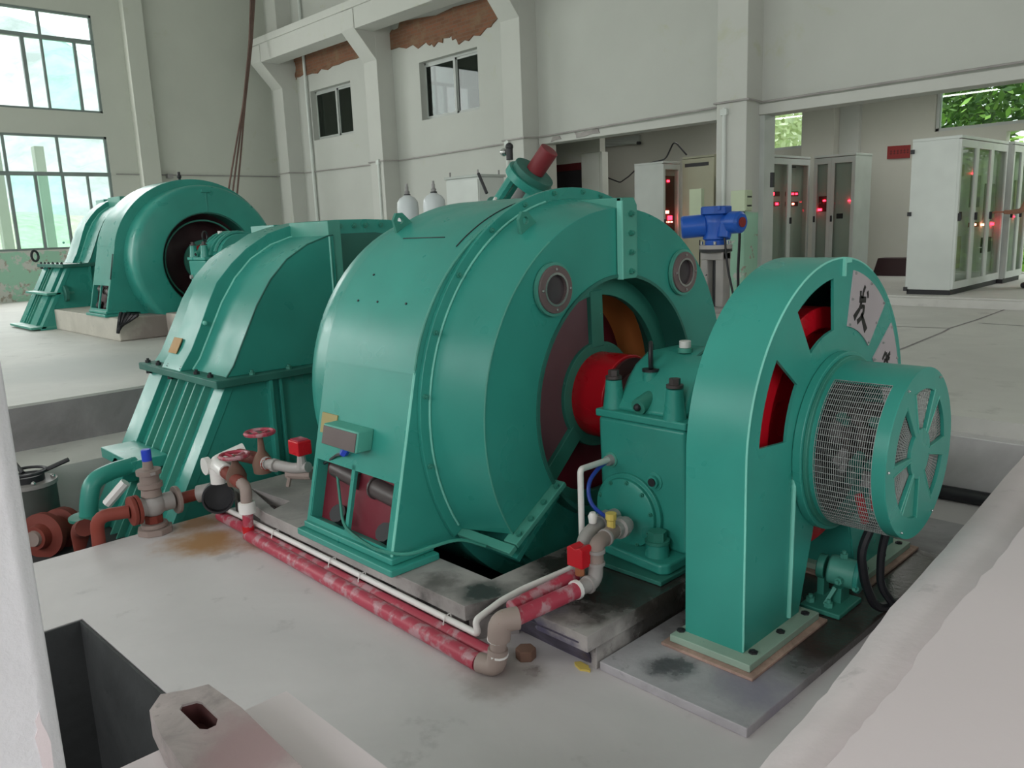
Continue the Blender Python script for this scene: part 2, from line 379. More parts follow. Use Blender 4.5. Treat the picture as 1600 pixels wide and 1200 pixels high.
# kerb ledge between pit and the plateau on the right
inn = [(-.79, 1.0), (-.798, 1.39), (-.815, 1.67), (-.83, 1.93), (-.885, 2.45), (-.935, 3.2), (-1.02, 4.3), (-1.06, 4.9)]
q = []
for a, b in zip(inn, inn[1:]):
    for j in range(5):
        t = j / 5; q.append((a[0] + (b[0] - a[0]) * t + random.uniform(-.003, .003), a[1] + (b[1] - a[1]) * t))
q.append(inn[-1])
NS = 7; vs = []; fs = []
for x, y in q:
    for j in range(NS):
        t = j / (NS - 1); xo = -.60; vs.append((x + (xo - x) * t, y, .405 + .012 * math.sin(t * PI * .5) - (.02 if j == 0 else 0) - .045 * max(0, t - .45)))
    vs.append((x + .01, y, -.02))
M = NS + 1
for i in range(len(q) - 1):
    for j in range(NS - 1): fs.append((i * M + j, i * M + j + 1, (i + 1) * M + j + 1, (i + 1) * M + j))
    fs.append((i * M, (i + 1) * M, (i + 1) * M + NS, i * M + NS))
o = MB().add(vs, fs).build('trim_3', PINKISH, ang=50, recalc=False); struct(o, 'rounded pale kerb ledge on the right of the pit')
o = MB().box(-6.7, -1.0, 4.80, 4.9, -.05, .36).build('trim_4', PALE, bevel=.008); struct(o, 'pale ledge along the far pit wall')
# joints and cracks in the upper floor
for pts in ([(-2.58, 6.2), (-2.6, 7.2), (-2.66, 8.3), (-2.70, 8.62), (-2.69, 9.4), (-2.72, 10.5)], [(-2.70, 8.62), (-3.0, 8.55), (-3.3, 8.52), (-4.2, 8.56)], [(-2.6, 9.14), (-2.2, 9.1), (-1.6, 9.13)]):
    m = MB()
    for a, b in zip(pts, pts[1:]):
        d = Vector((b[0] - a[0], b[1] - a[1], 0)).normalized(); nrm = Vector((-d.y, d.x, 0)) * .012
        m.add([(a[0] - nrm.x, a[1] - nrm.y, U + .002), (a[0] + nrm.x, a[1] + nrm.y, U + .002), (b[0] + nrm.x, b[1] + nrm.y, U + .002), (b[0] - nrm.x, b[1] - nrm.y, U + .002)], [(0, 1, 2, 3)])
    o = m.build('trim_5', PITWALL); struct(o, 'dark open joint between floor slabs')
# foundations
m = MB().plate([(-4.45, 1.95), (-3.9, 1.87), (-2.26, 1.865), (-2.235, 1.95), (-2.2, 2.06), (-2.06, 2.03), (-2.0, 2.0), (-1.75, 2.0), (-1.75, 4.15), (-4.45, 4.15)], 'z', .095, .158,
               [rect(-3.76, -2.36, 2.10, 4.06), [(-4.36, 2.02), (-3.95, 2.05), (-3.90, 1.93)]])
zig = [(-4.45, 1.96)]; x = -4.3
random.seed(3)
while x < -2.4:
    a = random.uniform(.12, .22); b = random.uniform(.10, .17); zig += [(x, 1.90), (x + a, 1.90 + random.uniform(-.01, .01)), (x + a + .01, 2.06), (x + a + b, 2.06)]; x += a + b
zig += [(-2.27, 1.89), (-2.24, 1.97), (-2.2, 2.08), (-1.98, 2.075), (-1.83, 2.075), (-1.76, 2.06), (-1.75, 4.15), (-4.45, 4.15)]
m.plate(zig, 'z', 0, .095, [rect(-3.76, -2.36, 2.10, 4.06)])
fnd = m.build('machine_foundation', FOUND, bevel=.006); tag(fnd, 'broken grey concrete foundation under the near generator and its bearing', 'foundation')
MB().plate([(1.995, .125), (2.068, .008), (2.08, .008), (2.02, .125)], 'x', -2.19, -1.79).build('painted_band', BANDM, fnd, bevel=.004)
m = MB().plate([(-1.75, 2.065), (-1.155, 2.065), (-1.14, 3.1), (-1.12, 4.3), (-1.75, 4.3)], 'z', 0, .035)
bslab = m.build('base_slab', SLAB, bevel=.004); tag(bslab, 'stained low concrete base slab under the flywheel guard', 'slab')
MB().box(-1.655, -1.275, 2.31, 2.885, .035, .047).box(-1.655, -1.275, 3.25, 3.84, .035, .047).build('grout_bed', GROUT, bslab, bevel=.003)
# second unit's plinth
pl = MB().plate([(-13.0, 3.21), (-10.0, 3.235), (-9.98, 3.9), (-9.95, 5.9), (-13.0, 5.9)], 'z', U, .725).build('concrete_plinth', PLINTH, bevel=.02)
tag(pl, 'weathered concrete plinth under the far green generator', 'plinth')

# hall walls
def wall(name, outer, ax, a0, a1, holes, mat, label): return struct(MB().plate(outer, ax, a0, a1, holes).build(name, mat), label)
wb = wall('wall_back', [(-19.55, .3), (7, .3), (7, 9), (-19.55, 9)], 'y', 10.7, 10.94,
     [[(-10.08, .5), (-6.55, .5), (-6.55, 3.0), (-10.08, 3.0)], [(-5.93, .5), (3.5, .5), (3.5, 2.985), (-5.93, 2.985)],
      [(-13.49, 3.79), (-11.74, 3.79), (-11.74, 4.9), (-13.49, 4.9)], [(-17.68, 3.81), (-15.98, 3.81), (-15.98, 4.93), (-17.68, 4.93)]], WALLB, 'white plastered wall with two wide openings to the control room')
UPW = [(2.5, 6.6), (-6.6, -2.2)]
lw = wall('wall_left', [(-7, .3), (10.7, .3), (10.7, 9), (-7, 9)], 'x', -19.79, -19.55,
     [[(a, z0), (b, z0), (b, z1), (a, z1)] for a, b in UPW for z0, z1 in ((1.5, 3.9), (4.4, 6.42))], WALLW, 'white wall with tall windows and a peeling mint dado')
wall('wall_near', [(-19.55, .3), (7, .3), (7, 9), (-19.55, 9)], 'y', -7.24, -7.0, [[(x - 2.0, 3.0), (x + 2.0, 3.0), (x + 2.0, 6.2), (x - 2.0, 6.2)] for x in (-15.5, -10, -4.5, 1)], WALLW, 'white wall behind the viewer with window openings')
wall('wall_right', [(-7, .3), (10.7, .3), (10.7, 9), (-7, 9)], 'x', 7, 7.24, [[(y - 1.8, 2.0), (y + 1.8, 2.0), (y + 1.8, 5.2), (y - 1.8, 5.2)] for y in (-3, 3.5)], WALLW, 'white wall to the right with window openings')
struct(MB().box(-19.8, 7.3, -7.3, 11, 9, 9.2).build('ceiling', CEIL), 'pale hall ceiling')
def wpart(m, name, mat=None, **k): return m.build(name, mat or WALLP, wb, **k)
for i, xc in enumerate((-18.5, -14.6, -10.45, -6.17)):
    x0, x1 = (xc - .24, xc + .23)
    m = MB().box(x0, x1, 10.3, 10.72, .4, 9)
    wpart(m, 'pillar', bevel=.012)
    wpart(MB().plate([(10.31, 5.05), (10.31, 5.98), (9.80, 5.98), (9.80, 5.62)], 'x', x0 + .002, x1 - .002), 'corbel', bevel=.012)
wpart(MB().box(-18.75, 6.9, 9.82, 10.28, 5.60, 6.12).box(-18.75, 6.9, 9.78, 10.3, 5.99, 6.14), 'crane_beam', bevel=.01)
wpart(MB().box(-10.2, -6.5, 10.66, 10.71, 3.0, 3.12).box(-5.94, 6.9, 10.62, 10.71, 2.985, 3.125), 'lintel', bevel=.008)
wpart(MB().box(-10.16, -10.06, 10.64, 10.96, .5, 3.0), 'door_jamb', ROOMW, bevel=.006)
wpart(MB().box(-5.95, -5.87, 10.66, 10.96, .5, 2.985), 'door_jamb', ALU, bevel=.006)
def ragged(pts, amp=.05, sub=5):
    out = []
    for a, b in zip(pts, pts[1:] + pts[:1]):
        for j in range(sub): t = j / sub; out.append((a[0] + (b[0] - a[0]) * t + random.uniform(-amp, amp), a[1] + (b[1] - a[1]) * t + random.uniform(-amp, amp)))
    return out
for pts in ([(-18.40, 5.85), (-15.9, 5.83), (-15.8, 5.66), (-15.47, 5.32), (-16.6, 5.30), (-17.8, 5.33), (-18.3, 5.28), (-18.2, 5.5)],
            [(-14.4, 5.6), (-13.9, 5.75), (-11.3, 5.65), (-11.09, 5.3), (-11.52, 5.10), (-12.2, 5.04), (-12.5, 5.22), (-12.9, 5.13), (-13.2, 5.2), (-14.4, 5.27)],
            [(-9.7, 5.75), (-8.2, 5.75), (-8.6, 5.62), (-9.5, 5.56)]):
    rg = ragged(pts)
    wpart(MB().plate(rg, 'y', 10.675, 10.705), 'exposed_brick', BRICK)
wpart(MB().plate(ragged([(-9.35, 3.12), (-9.1, 3.1), (-8.85, 3.14), (-8.8, 3.06), (-9.3, 3.03)], .015, 3), 'y', 10.645, 10.67), 'broken_plaster', FOUND)
wpart(MB().plate(ragged([(-9.85, 3.1), (-9.7, 3.1), (-9.65, 3.04), (-9.9, 3.02)], .012, 3), 'y', 10.645, 10.67), 'broken_plaster', FOUND)
# conduits and wires on the walls
wpart(MB().tube([(-17.76, 10.64, 7.5), (-17.75, 10.64, 4.0), (-17.73, 10.64, .5)], .035, 8), 'wall_conduit', WHITEP)
wpart(MB().tube([(-19.5, 10.64, 3.10), (-18.75, 10.62, 3.1), (-18.72, 10.27, 3.1), (-18.25, 10.27, 3.1), (-18.22, 10.66, 3.1), (-14.9, 10.66, 3.06), (-14.86, 10.27, 3.06), (-14.33, 10.27, 3.06), (-14.3, 10.66, 3.07), (-10.75, 10.66, 3.1),
                 (-10.72, 10.27, 3.1), (-10.18, 10.27, 3.1), (-10.16, 10.6, 3.12), (-6.45, 10.6, 3.17), (-6.43, 10.27, 3.17), (-5.9, 10.27, 3.17), (-5.88, 10.6, 3.15), (6.5, 10.6, 3.2)], .014, 6), 'wall_cable', GALV)
for x in (-14.52, -10.6, -6.27):
    wpart(MB().tube([(x, 10.28, 3.1), (x, 10.28, 1.7)], .028, 8).box(x - .05, x + .05, 10.25, 10.3, 3.0, 3.08).box(x - .06, x + .06, 10.22, 10.3, 1.66, 1.71), 'drop_conduit', WHITEP)
struct(MB().tube([(-19.52, 6.7, 3.1), (-19.52, 10.65, 3.1)], .014, 6).box(-19.54, -19.42, 7.8, 7.93, 3.02, 3.12).build('trim_6', STEEL), 'thin cable along the left wall')
MB().box(-19.56, -19.3, 7.2, 7.62, .4, 9).build('pilaster', WALLW, lw, bevel=.012)
MB().box(-19.56, -19.35, -1.6, 2.0, .4, 9).build('pilaster', WALLW, lw, bevel=.012)
# hanging bundle of ropes by the corner
m = MB()
for k in range(3):
    d = .05 * (k - 1)
    m.tube([(-18.0, 9.66 + d, 7.2), (-18.0, 9.45 + d * .6, 5.9), (-18.0, 9.16 + .4 * d, 4.6), (-18.0, 8.86 + d * 1.6, 3.4), (-18.0, 8.66 + d * 2.2, 2.6), (-18.0, 8.5 + 2 * d, 1.6), (-18, 8.45 + 2 * d, .46)], .022, 6, .2)
tag(m.build('hanging_cable', paint('brown rope', (.16, .10, .085), .8)), 'brown hanging cables slung down beside the left corner', 'cable')

# left wall windows
def window(name, ax_y, z0, z1, trans, mull_t, mull_b, glass, label, open_leaf=None):
    y0, y1 = ax_y; r = struct(thing(name, (-19.62, (y0 + y1) / 2, z0)), label); t = .045
    MB().box(-19.66, -19.58, y0, y0 + t, z0, z1).box(-19.66, -19.58, y1 - t, y1, z0, z1).box(-19.66, -19.58, y0, y1, z0, z0 + t).box(-19.66, -19.58, y0, y1, z1 - t, z1).box(-19.66, -19.56, y0, y1, trans - .04, trans + .04).build('window_frame', FRAME, r)
    for y in mull_t: MB().box(-19.65, -19.59, y - .025, y + .025, trans, z1).build('mullion', FRAME, r)
    for y, wd in mull_b: MB().box(-19.65, -19.57, y - wd, y + wd, z0, trans).build('mullion', FRAME, r)
    e = sorted([y0] + list(mull_t) + [y1]); 
    for a, b in zip(e, e[1:]): MB().box(-19.622, -19.618, a + .02, b - .02, trans + .03, z1 - .02).build('pane', GLASS, r)
    e = sorted([y0] + [y for y, _ in mull_b] + [y1])
    for k, (a, b) in enumerate(zip(e, e[1:])):
        if open_leaf is not None and k == open_leaf: continue
        MB().box(-19.622, -19.618, a + .02, b - .02, z0 + .02, trans - .03).build('pane', glass[k % len(glass)], r)
    return r
window('window_1', UPW[0], 4.4, 6.42, 5.87, (3.5, 4.5, 5.56), ((3.5, .025), (4.3, .025), (5.2, .035), (5.56, .02), (6.2, .025)), [GLASS, GLASS, GLASS, GLASS, GLASSG, GLASS], 'upper steel window in the left wall with an open lower leaf', 2)
window('window_2', UPW[0], 1.5, 3.9, 3.09, (3.6, 4.58, 5.6), ((3.6, .025), (4.58, .03), (5.08, .025), (5.61, .025), (6.11, .02)), [GLASS, GLASS, GLASSG, GLASSG, GLASS], 'lower steel window in the left wall behind the far machine')
window('window_3', UPW[1], 4.4, 6.42, 5.87, (-4.4,), ((-5.5, .03), (-4.4, .03), (-3.3, .03)), [GLASS], 'upper steel window in the left wall, out of view')
window('window_4', UPW[1], 1.5, 3.9, 3.09, (-4.4,), ((-5.5, .03), (-4.4, .03), (-3.3, .03)), [GLASS], 'lower steel window in the left wall, out of view')
# small inner windows high in the back wall
for name, x0, x1, z0, z1, lab in (('window_5', -13.49, -11.74, 3.79, 4.9, 'aluminium sliding window high in the back wall, the larger and nearer one'), ('window_6', -17.68, -15.98, 3.81, 4.93, 'dark aluminium sliding window high in the back wall near the corner')):
    r = struct(thing(name, ((x0 + x1) / 2, 10.86, z0)), lab); t = .04; xm = (x0 + x1) / 2 + .05
    MB().box(x0, x0 + t, 10.84, 10.9, z0, z1).box(x1 - t, x1, 10.84, 10.9, z0, z1).box(x0, x1, 10.84, 10.9, z0, z0 + t).box(x0, x1, 10.84, 10.9, z1 - t, z1).build('window_frame', ALU, r)
    MB().box(x0 + .04, xm + .03, 10.835, 10.86, z0 + .04, z0 + .08).box(x0 + .04, xm + .03, 10.835, 10.86, z1 - .08, z1 - .04).box(xm - .03, xm + .03, 10.83, 10.86, z0 + .04, z1 - .04).build('sash', ALU, r)
    MB().box(xm + .02, x1 - .03, 10.865, 10.89, z0 + .04, z0 + .08).box(xm + .02, x1 - .03, 10.865, 10.89, z1 - .08, z1 - .04).box(xm + .0, xm + .05, 10.865, 10.89, z0 + .04, z1 - .04).build('sash', ALU, r)
    MB().box(x0 + .05, xm, 10.846, 10.850, z0 + .05, z1 - .05).build('pane', GLASSD, r)
    MB().box(xm, x1 - .05, 10.874, 10.878, z0 + .05, z1 - .05).build('pane', GLASSD, r)
struct(MB().box(-19.5, -10.4, 13.4, 13.5, 3.72, 6.5).box(-19.5, -19.4, 10.94, 13.4, 3.72, 6.5).box(-10.5, -10.4, 10.94, 13.4, 3.72, 6.5).box(-19.5, -10.4, 10.94, 13.5, 6.5, 6.6).build('wall_upper_room', ROOMW), 'dim room behind the high inner windows')

# control room beyond the openings
F = .57
struct(MB().box(-14, 6.9, 10.56, 14.9, .2, F - .0).box(-14, 6.9, 10.48, 10.6, .2, F - .02).build('floor', FLOORU, bevel=.01), 'raised control room floor with a step to the hall')
struct(MB().box(-14, 6.9, 10.94, 14.9, 3.66, 3.72).build('ceiling', ROOMW), 'control room ceiling')
rb = wall('wall_room', [(-14, .4), (6.9, .4), (6.9, 3.7), (-14, 3.7)], 'y', 14.6, 14.8, [[(-8.1, 2.82), (-7.15, 2.82), (-7.15, 3.6), (-8.1, 3.6)], [(-5.0, 2.86), (2.2, 2.86), (2.2, 3.62), (-5.0, 3.62)], [(-3.95, F + .02), (.3, F + .02), (.3, 2.76), (-3.95, 2.76)]], ROOMW, 'back wall of the control room with high window strips')
MB().box(-7.15, -6.55, 14.3, 14.62, .5, 3.68).build('pillar', ROOMW, rb, bevel=.01)
MB().box(-6.55, -6.2, 14.5, 14.62, .5, 3.68).build('pillar', WALLB, rb, bevel=.01)
struct(MB().box(-14.1, -14, 10.94, 14.8, .4, 3.7).box(6.8, 6.9, 10.94, 14.8, .4, 3.7).build('wall_room_end', ROOMW), 'end walls of the control room')
for name, x0, x1, z0, z1, ms, lab in (('window_7', -8.1, -7.15, 2.82, 3.6, (), 'small bright window in the control room above the cabinets'), ('window_8', -5.0, 2.2, 2.86, 3.62, (-2.2, .2), 'long high window strip with dark leaves behind')):
    r = struct(thing(name, ((x0 + x1) / 2, 14.68, z0)), lab); t = .05
    MB().box(x0, x0 + t, 14.64, 14.74, z0, z1).box(x1 - t, x1, 14.64, 14.74, z0, z1).box(x0, x1, 14.64, 14.74, z0, z0 + t).box(x0, x1, 14.64, 14.74, z1 - t, z1).build('window_frame', ALU, r)
    for xm in ms: MB().box(xm - .02, xm + .02, 14.65, 14.73, z0, z1).build('mullion', ALU, r)
    MB().box(x0 + .03, x1 - .03, 14.688, 14.692, z0 + .03, z1 - .03).build('pane', GLASS, r)
# partition with the dark doorway in the left opening
struct(MB().plate([(-13.9, F), (-9.92, F), (-9.92, 3.66), (-13.9, 3.66)], 'y', 12.0, 12.15, [[(-12.3, F + .02), (-10.35, F + .02), (-10.35, 2.75), (-12.3, 2.75)]]).build('wall_partition', ROOMW), 'partition wall with a dark doorway in the control room')
d1 = struct(thing('door_1', (-11.3, 12.1, F)), 'dark double door with a dark red head in the left opening')
MB().box(-12.3, -10.35, 12.02, 12.12, 2.62, 2.76).build('door_head', paint('dark red door head', (.10, .01, .012), .6), d1)
MB().box(-12.28, -11.34, 12.06, 12.10, F, 2.62).build('door_leaf', DOORD, d1); MB().box(-11.32, -10.37, 12.06, 12.10, F, 2.62).build('door_leaf', DOORD, d1)
struct(MB().box(-9.92, -9.86, 11.98, 12.16, F, 2.9).box(-10.35, -9.92, 11.96, 12.0, F, 2.9).build('trim_7', WALLW, bevel=.01), 'white post beside the dark doorway')

# ------------------------------------------------------------------ machines
CY, CZ = 3.07, .76
def pol(r, a): return (CY + r * math.cos(math.radians(a)), CZ + r * math.sin(math.radians(a)))
def foot_y(z): return 1.822 + .235 * z            # the flaring near side of the stator feet
def make_generator(near):
    root = thing('generator', (-3.1, CY, .16)); X0, X1 = -3.45, -2.74
    if not near: X0 = -3.36
    R = 1.045
    # stator frame: end plates and wrapper sheet
    tan = 167
    def rr(a):
        t = min(1, abs(a - 90) / 68); b = .985 if near else 1.02; return b + (R - b) * t * t * (3 - 2 * t)
    left = [pol(rr(a), a) for a in [tan - (2 * tan - 180) * k / 48 for k in range(49)]]
    inner = [pol(rr(a) - .004, a) for a in [tan - (2 * tan - 180) * k / 48 for k in range(49)]]
    outline = inner + [(2 * CY - foot_y(.20) - .004, .20), (2 * CY - 2.09, .20)] + [pol(1.0, a) for a in range(-35, -146, -5)] + [(2.09, .20), (foot_y(.20) + .004, .20)]
    bore = ngon(CY, CZ, .86, 72)
    m = MB().plate(outline, 'x', X1 - .03, X1 + .003, [bore]).plate(outline, 'x', X0 - .003, X0 + .03, [bore])
    o = m.build('end_plate', GREEN, root, bevel=.004)
    # wrapper: arc plus the two flaring foot sides (with louvre openings on the near side)
    pts = left; m = MB()
    po = [(y, z) for y, z in pts]; n = len(po)
    xs = [X0, X1]
    vs = []; fs = []
    for (y, z) in po:
        d = Vector((y - CY, z - CZ)).normalized() * .02
        for x in xs: vs += [(x, y, z), (x, y - d.x, z - d.y)]
    for i in range(n - 1):
        a = i * 4; b = a + 4
        fs += [(a, a + 2, b + 2, b), (a + 1, b + 1, b + 3, a + 3), (a, b, b + 1, a + 1), (a + 2, a + 3, b + 3, b + 2)]
    fs += [(0, 1, 3, 2), (n * 4 - 4, n * 4 - 2, n * 4 - 1, n * 4 - 3)]
    m.add(vs, fs).build('stator_wrapper', GREEN, root, ang=30)
    # bottom half of the wrapper, down in the pit
    MB().revolve([(X0, 1.0), (X1, 1.0), (X1, .97), (X0, .97)], CY, CZ, -145, -35, 32).build('lower_wrapper', GREEN, root)
    yt, zt = pol(R, tan)
    k = 28 if near else 0
    lx0, lx1 = (X0 + .025, X1 - .05)
    def side(sgn, louvre):
        # slanted sheet in the plane of the foot, built flat and then placed
        H = zt - .20; L = math.hypot(H, .235 * H)
        hole = []
        if louvre: hole = [[(lx0, .05), (lx1, .05), (lx1, .05 + .285), (lx0, .05 + .285)]]
        mm = MB().plate([(X0, 0), (X1, 0), (X1, L), (X0, L)], 'y', -.0, .02, hole)
        c, s_ = H / L, .235 * H / L
        mm.v = [(x, (foot_y(.20) + z * s_ + y * c) if sgn < 0 else (2 * CY - foot_y(.20) - z * s_ - y * c), .20 + z * c - y * s_) for x, y, z in mm.v]
        return mm
    fs_ = side(-1, True).build('foot_side', GREEN, root)
    side(1, False).build('foot_side', GREEN, root)
    z0, z1 = .255, .53
    xm = (lx0 + lx1) / 2
    mm = MB().box(xm - .013, xm + .013, 0, .018, z0 - .01, z1 + .02)
    mm.v = [(x, foot_y(z) + y, z) for x, y, z in mm.v]; mm.build('louvre_bar', GREEN, root)
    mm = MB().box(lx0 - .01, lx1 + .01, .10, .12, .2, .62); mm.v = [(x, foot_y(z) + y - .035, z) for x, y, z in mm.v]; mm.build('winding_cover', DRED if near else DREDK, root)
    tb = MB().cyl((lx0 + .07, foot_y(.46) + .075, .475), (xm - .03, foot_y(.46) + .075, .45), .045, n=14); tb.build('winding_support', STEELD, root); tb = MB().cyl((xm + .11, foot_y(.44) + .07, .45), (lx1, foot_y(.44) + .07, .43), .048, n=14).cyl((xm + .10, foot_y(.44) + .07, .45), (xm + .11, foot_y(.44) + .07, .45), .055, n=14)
    tb.build('winding_support', STEELD, root); tb = MB()
    tb.cyl((lx0 + .17, foot_y(.3) + .10, .235), (lx0 + .2, foot_y(.3) + .02, .30), .045, n=10).build('winding_support', DARK, root)
    tb = MB().cyl((lx1 - .08, foot_y(.3) + .10, .235), (lx1 - .06, foot_y(.3) + .02, .30), .045, n=10)
    tb.build('winding_support', DARK, root)
    for sgn in (-1, 1):
        ya = foot_y(.16) - .035; yb = 2.09
        if sgn > 0: ya, yb = 2 * CY - 2.09, 2 * CY - ya
        MB().box(X0 - .02, X1 + .055, ya, yb, .158, .192).box(X0, X1 + .02, ya + .03 if sgn < 0 else ya, yb if sgn < 0 else yb - .03, .192, .225).build('foot', GREEN, root, bevel=.008)
    # front and rear shields
    def shield(xa, xf, sgn, split):
        """annular end shield between flange plane xa and face plane xf"""
        t = .02 * sgn; A0, A1 = (-32, 212) if split else (-50, 230)
        if split: prof = [(xa, .97), (xf, .908), (xf, .593), (xf - t, .593), (xf - t, .888), (xa, .95)]
        else: prof = [(xa, .935), (xa + .70 * (xf - xa), .935), (xa + .88 * (xf - xa), .925), (xa + .97 * (xf - xa), .90), (xf, .865), (xf, .60), (xf - t, .60), (xf - t, .85), (xa, .915)]
        return MB().revolve(prof, CY, CZ, A0, A1, 72), A0, A1
    if near:
        m, A0, A1 = shield(X1 + .012, -2.43, 1, True); o = m.build('end_shield', GREEN, root, ang=28, bevel=.003)
        MB().revolve([(X1, 1.02), (X1 + .025, 1.02), (X1 + .025, .94), (X1, .94)], CY, CZ, A0, A1, 72).build('shield_flange', GREEN, root, ang=30, bevel=.003)
        # horizontal closing flanges of the upper half (along the radial cut)
        for a in (A0, A1):
            u = Vector((0, math.cos(math.radians(a)), math.sin(math.radians(a)))); nn = Vector((0, -u.z, u.y)) * (1 if a < 0 else -1)
            mm = MB()
            def slab(r0, r1, xa, xb, t0, t1):
                mm.add([tuple(Vector((x, CY, CZ)) + u * r + nn * t) for x in (xa, xb) for r in (r0, r1) for t in (t0, t1)], [(0, 1, 3, 2), (4, 6, 7, 5), (0, 4, 5, 1), (2, 3, 7, 6), (0, 2, 6, 4), (1, 5, 7, 3)])
            slab(.57, .95, -2.455, -2.375, -.025, .0); slab(.955, 1.0, X1 + .02, -2.375, -.025, .0)
            sf = mm.build('split_flange', GREENL, root, bevel=.004)
            for r_ in (.61, .71, .81, .90): 
                c = Vector((-2.395, CY, CZ)) + u * r_
                MB().cyl(c + nn * .002, c + nn * .014, .014, n=8).build('bolt', GREEN2, sf)
        # vertical split flange at twelve o'clock and its bolts
        vf = MB().box(-2.47, -2.405, 3.055, 3.155, 1.335, 1.66).plate([(3.155, 1.335), (3.175, 1.345), (3.175, 1.68), (3.15, 1.715), (3.055, 1.715), (3.055, 1.335)], 'x', -2.432, -2.402).box(X1 + .02, -2.405, 3.055, 3.155, 1.62, 1.715).build('top_split_flange', GREENL, root, bevel=.004)
        MB().box(-2.425, -2.396, 3.048, 3.058, 1.335, 1.70).build('flange_edge', EDGE, vf)
        for z in (1.37, 1.46, 1.55, 1.64): bolt((-2.402, 3.12, z), 'x', vf)
        for a in (62, 70, 78, 86, 98, 110, 124, 140, 156, 172, 190, 40, 20, 0, -18): 
            y, z = pol(1.0, a); bolt((X1 + .025, y, z), 'x', root, .012, .012)
        for yc, zc in ((2.593, 1.325), (3.581, 1.335)):
            sp = MB().revolve([(-2.436, .105), (-2.40, .105), (-2.40, .068), (-2.436, .068)], yc, zc, n=32).build('sight_port', PORTR, root, ang=30, bevel=.003)
            MB().revolve([(-2.41, .118), (-2.425, .118), (-2.425, .10), (-2.41, .10)], yc, zc, n=32).build('gasket', GREENL, sp)
            MB().cyl((-2.425, yc, zc), (-2.418, yc, zc), .07, n=32).build('port_glass', PORTG, sp)
            MB().revolve([(-2.402, .074), (-2.396, .074), (-2.396, .064), (-2.402, .064)], yc, zc, n=32).build('bright_ring', BRIGHT, sp)
            for k_ in range(4):
                a = math.radians(45 * 2 * k_); bolt((-2.40, yc + .088 * math.cos(a), zc + .088 * math.sin(a)), 'x', sp, .007, .005, BRIGHT)
        # lifting lugs
        for (x, a, yy) in ((-2.60, 118, 0), (-3.40, 122, 0)):
            u = Vector((0, math.cos(math.radians(a)), math.sin(math.radians(a)))); tt = Vector((0, -u.z, u.y)); rb = .93 if x > -3 else rr(a) - .01
            base = Vector((x, CY, CZ)); mm = MB()
            prof = [(-.06, -.005), (.06, -.005), (.035, .075), (.0, .095), (-.035, .075)]
            mm.plate(prof, 'x', -.009, .009, [ngon(0, .05, .017, 10)])
            mm.v = [tuple(base + Vector((px_, 0, 0)) + tt * py_ + u * (rb + pz_)) for px_, py_, pz_ in mm.v]
            mm.build('lifting_lug', GREEN2, root, bevel=.002)
        # lower half of the front shield, set back in the pit
        m = MB().revolve([(X1, .93), (-2.50, .90), (-2.50, .56), (-2.52, .56), (-2.52, .88), (X1, .91)], CY, CZ, -140, -40, 40); m.build('lower_shield', GREEN, root, ang=28)
        for a in (-140, -40):
            u = Vector((0, math.cos(math.radians(a)), math.sin(math.radians(a)))); nn = Vector((0, -u.z, u.y)); mm = MB()
            mm.add([tuple(Vector((x, CY, CZ)) + u * r + nn * t) for x in (X1, -2.44) for r in (.56, .96) for t in (-.015, .015)], [(0, 1, 3, 2), (4, 6, 7, 5), (0, 4, 5, 1), (2, 3, 7, 6), (0, 2, 6, 4), (1, 5, 7, 3)])
            mm.build('lower_split_flange', GREEN, root, bevel=.003)
        # terminal box, nameplate, cable
        def on_side(mm): mm.v = [(x, foot_y(z) + y, z) for x, y, z in mm.v]; return mm
        tb = on_side(MB().box(-3.275, -2.985, -.085, -.0, .637, .732)).build('terminal_box', GREENL, root, bevel=.006)
        on_side(MB().box(-3.268, -2.995, -.089, -.084, .642, .724)).build('dusty_lid', LIDB, tb, bevel=.002)
        on_side(MB().box(-3.42, -3.285, -.006, .0, .655, .75)).build('nameplate', BRASS, root)
        on_side(MB().tube([(-3.14, -.03, .637), (-3.15, -.03, .60), (-3.24, -.01, .575), (-3.33, .01, .53), (-3.40, .03, .50)], .009, 6)).build('cable', BLACK, root)
        on_side(MB().tube([(-3.13, -.03, .637), (-3.16, -.03, .60)], .022, 6)).build('blue_gland', BLUEC, root)
        MB().tube([(-3.33, 1.99, .50), (-3.22, 1.93, .37), (-3.13, 1.88, .27), (-3.0, 1.868, .245), (-2.86, 1.862, .235), (-2.78, 1.855, .245), (-2.66, 1.90, .245), (-2.60, 2.0, .275), (-2.55, 2.1, .29), (-2.50, 2.2, .235)], .0075, 6, .06).build('earth_wire', GREEN2, root)
        # ribs marking welded seams
        e = []
        for z in (.20, .55, .9, 1.0): e.append((X1 - .005, foot_y(z) + .002, z))
        MB().tube(e, .0075, 6).build('weld_edge', EDGE, root)
        a_ = [(X1, *pol(rr(a) + .002, a)) for a in range(166, 59, -4)]
        MB().tube(a_, .006, 6).build('weld_edge', GREENL, root)
        a_ = [(X1 + .028, *pol(.972, a)) for a in range(210, 99, -3)]
        MB().tube(a_, .0055, 6).build('weld_edge', EDGE, root)
        a_ = [(-2.43, *pol(.908, a)) for a in range(212, 120, -3)]
        MB().tube(a_, .004, 6).build('weld_edge', GREENL, root)
        mm = MB()
        for a0, a1, x in ((132, 92, X1 - .07), ): mm.tube([(x, *pol(rr(a) + .0015, a)) for a in range(a0, a1, -2)], .003, 5)
        mm.tube([(-3.28, *pol(rr(128) + .001, 128)), (-2.96, *pol(rr(128) + .001, 128))], .003, 5)
        mm.build('sheet_joint', DARK, root)
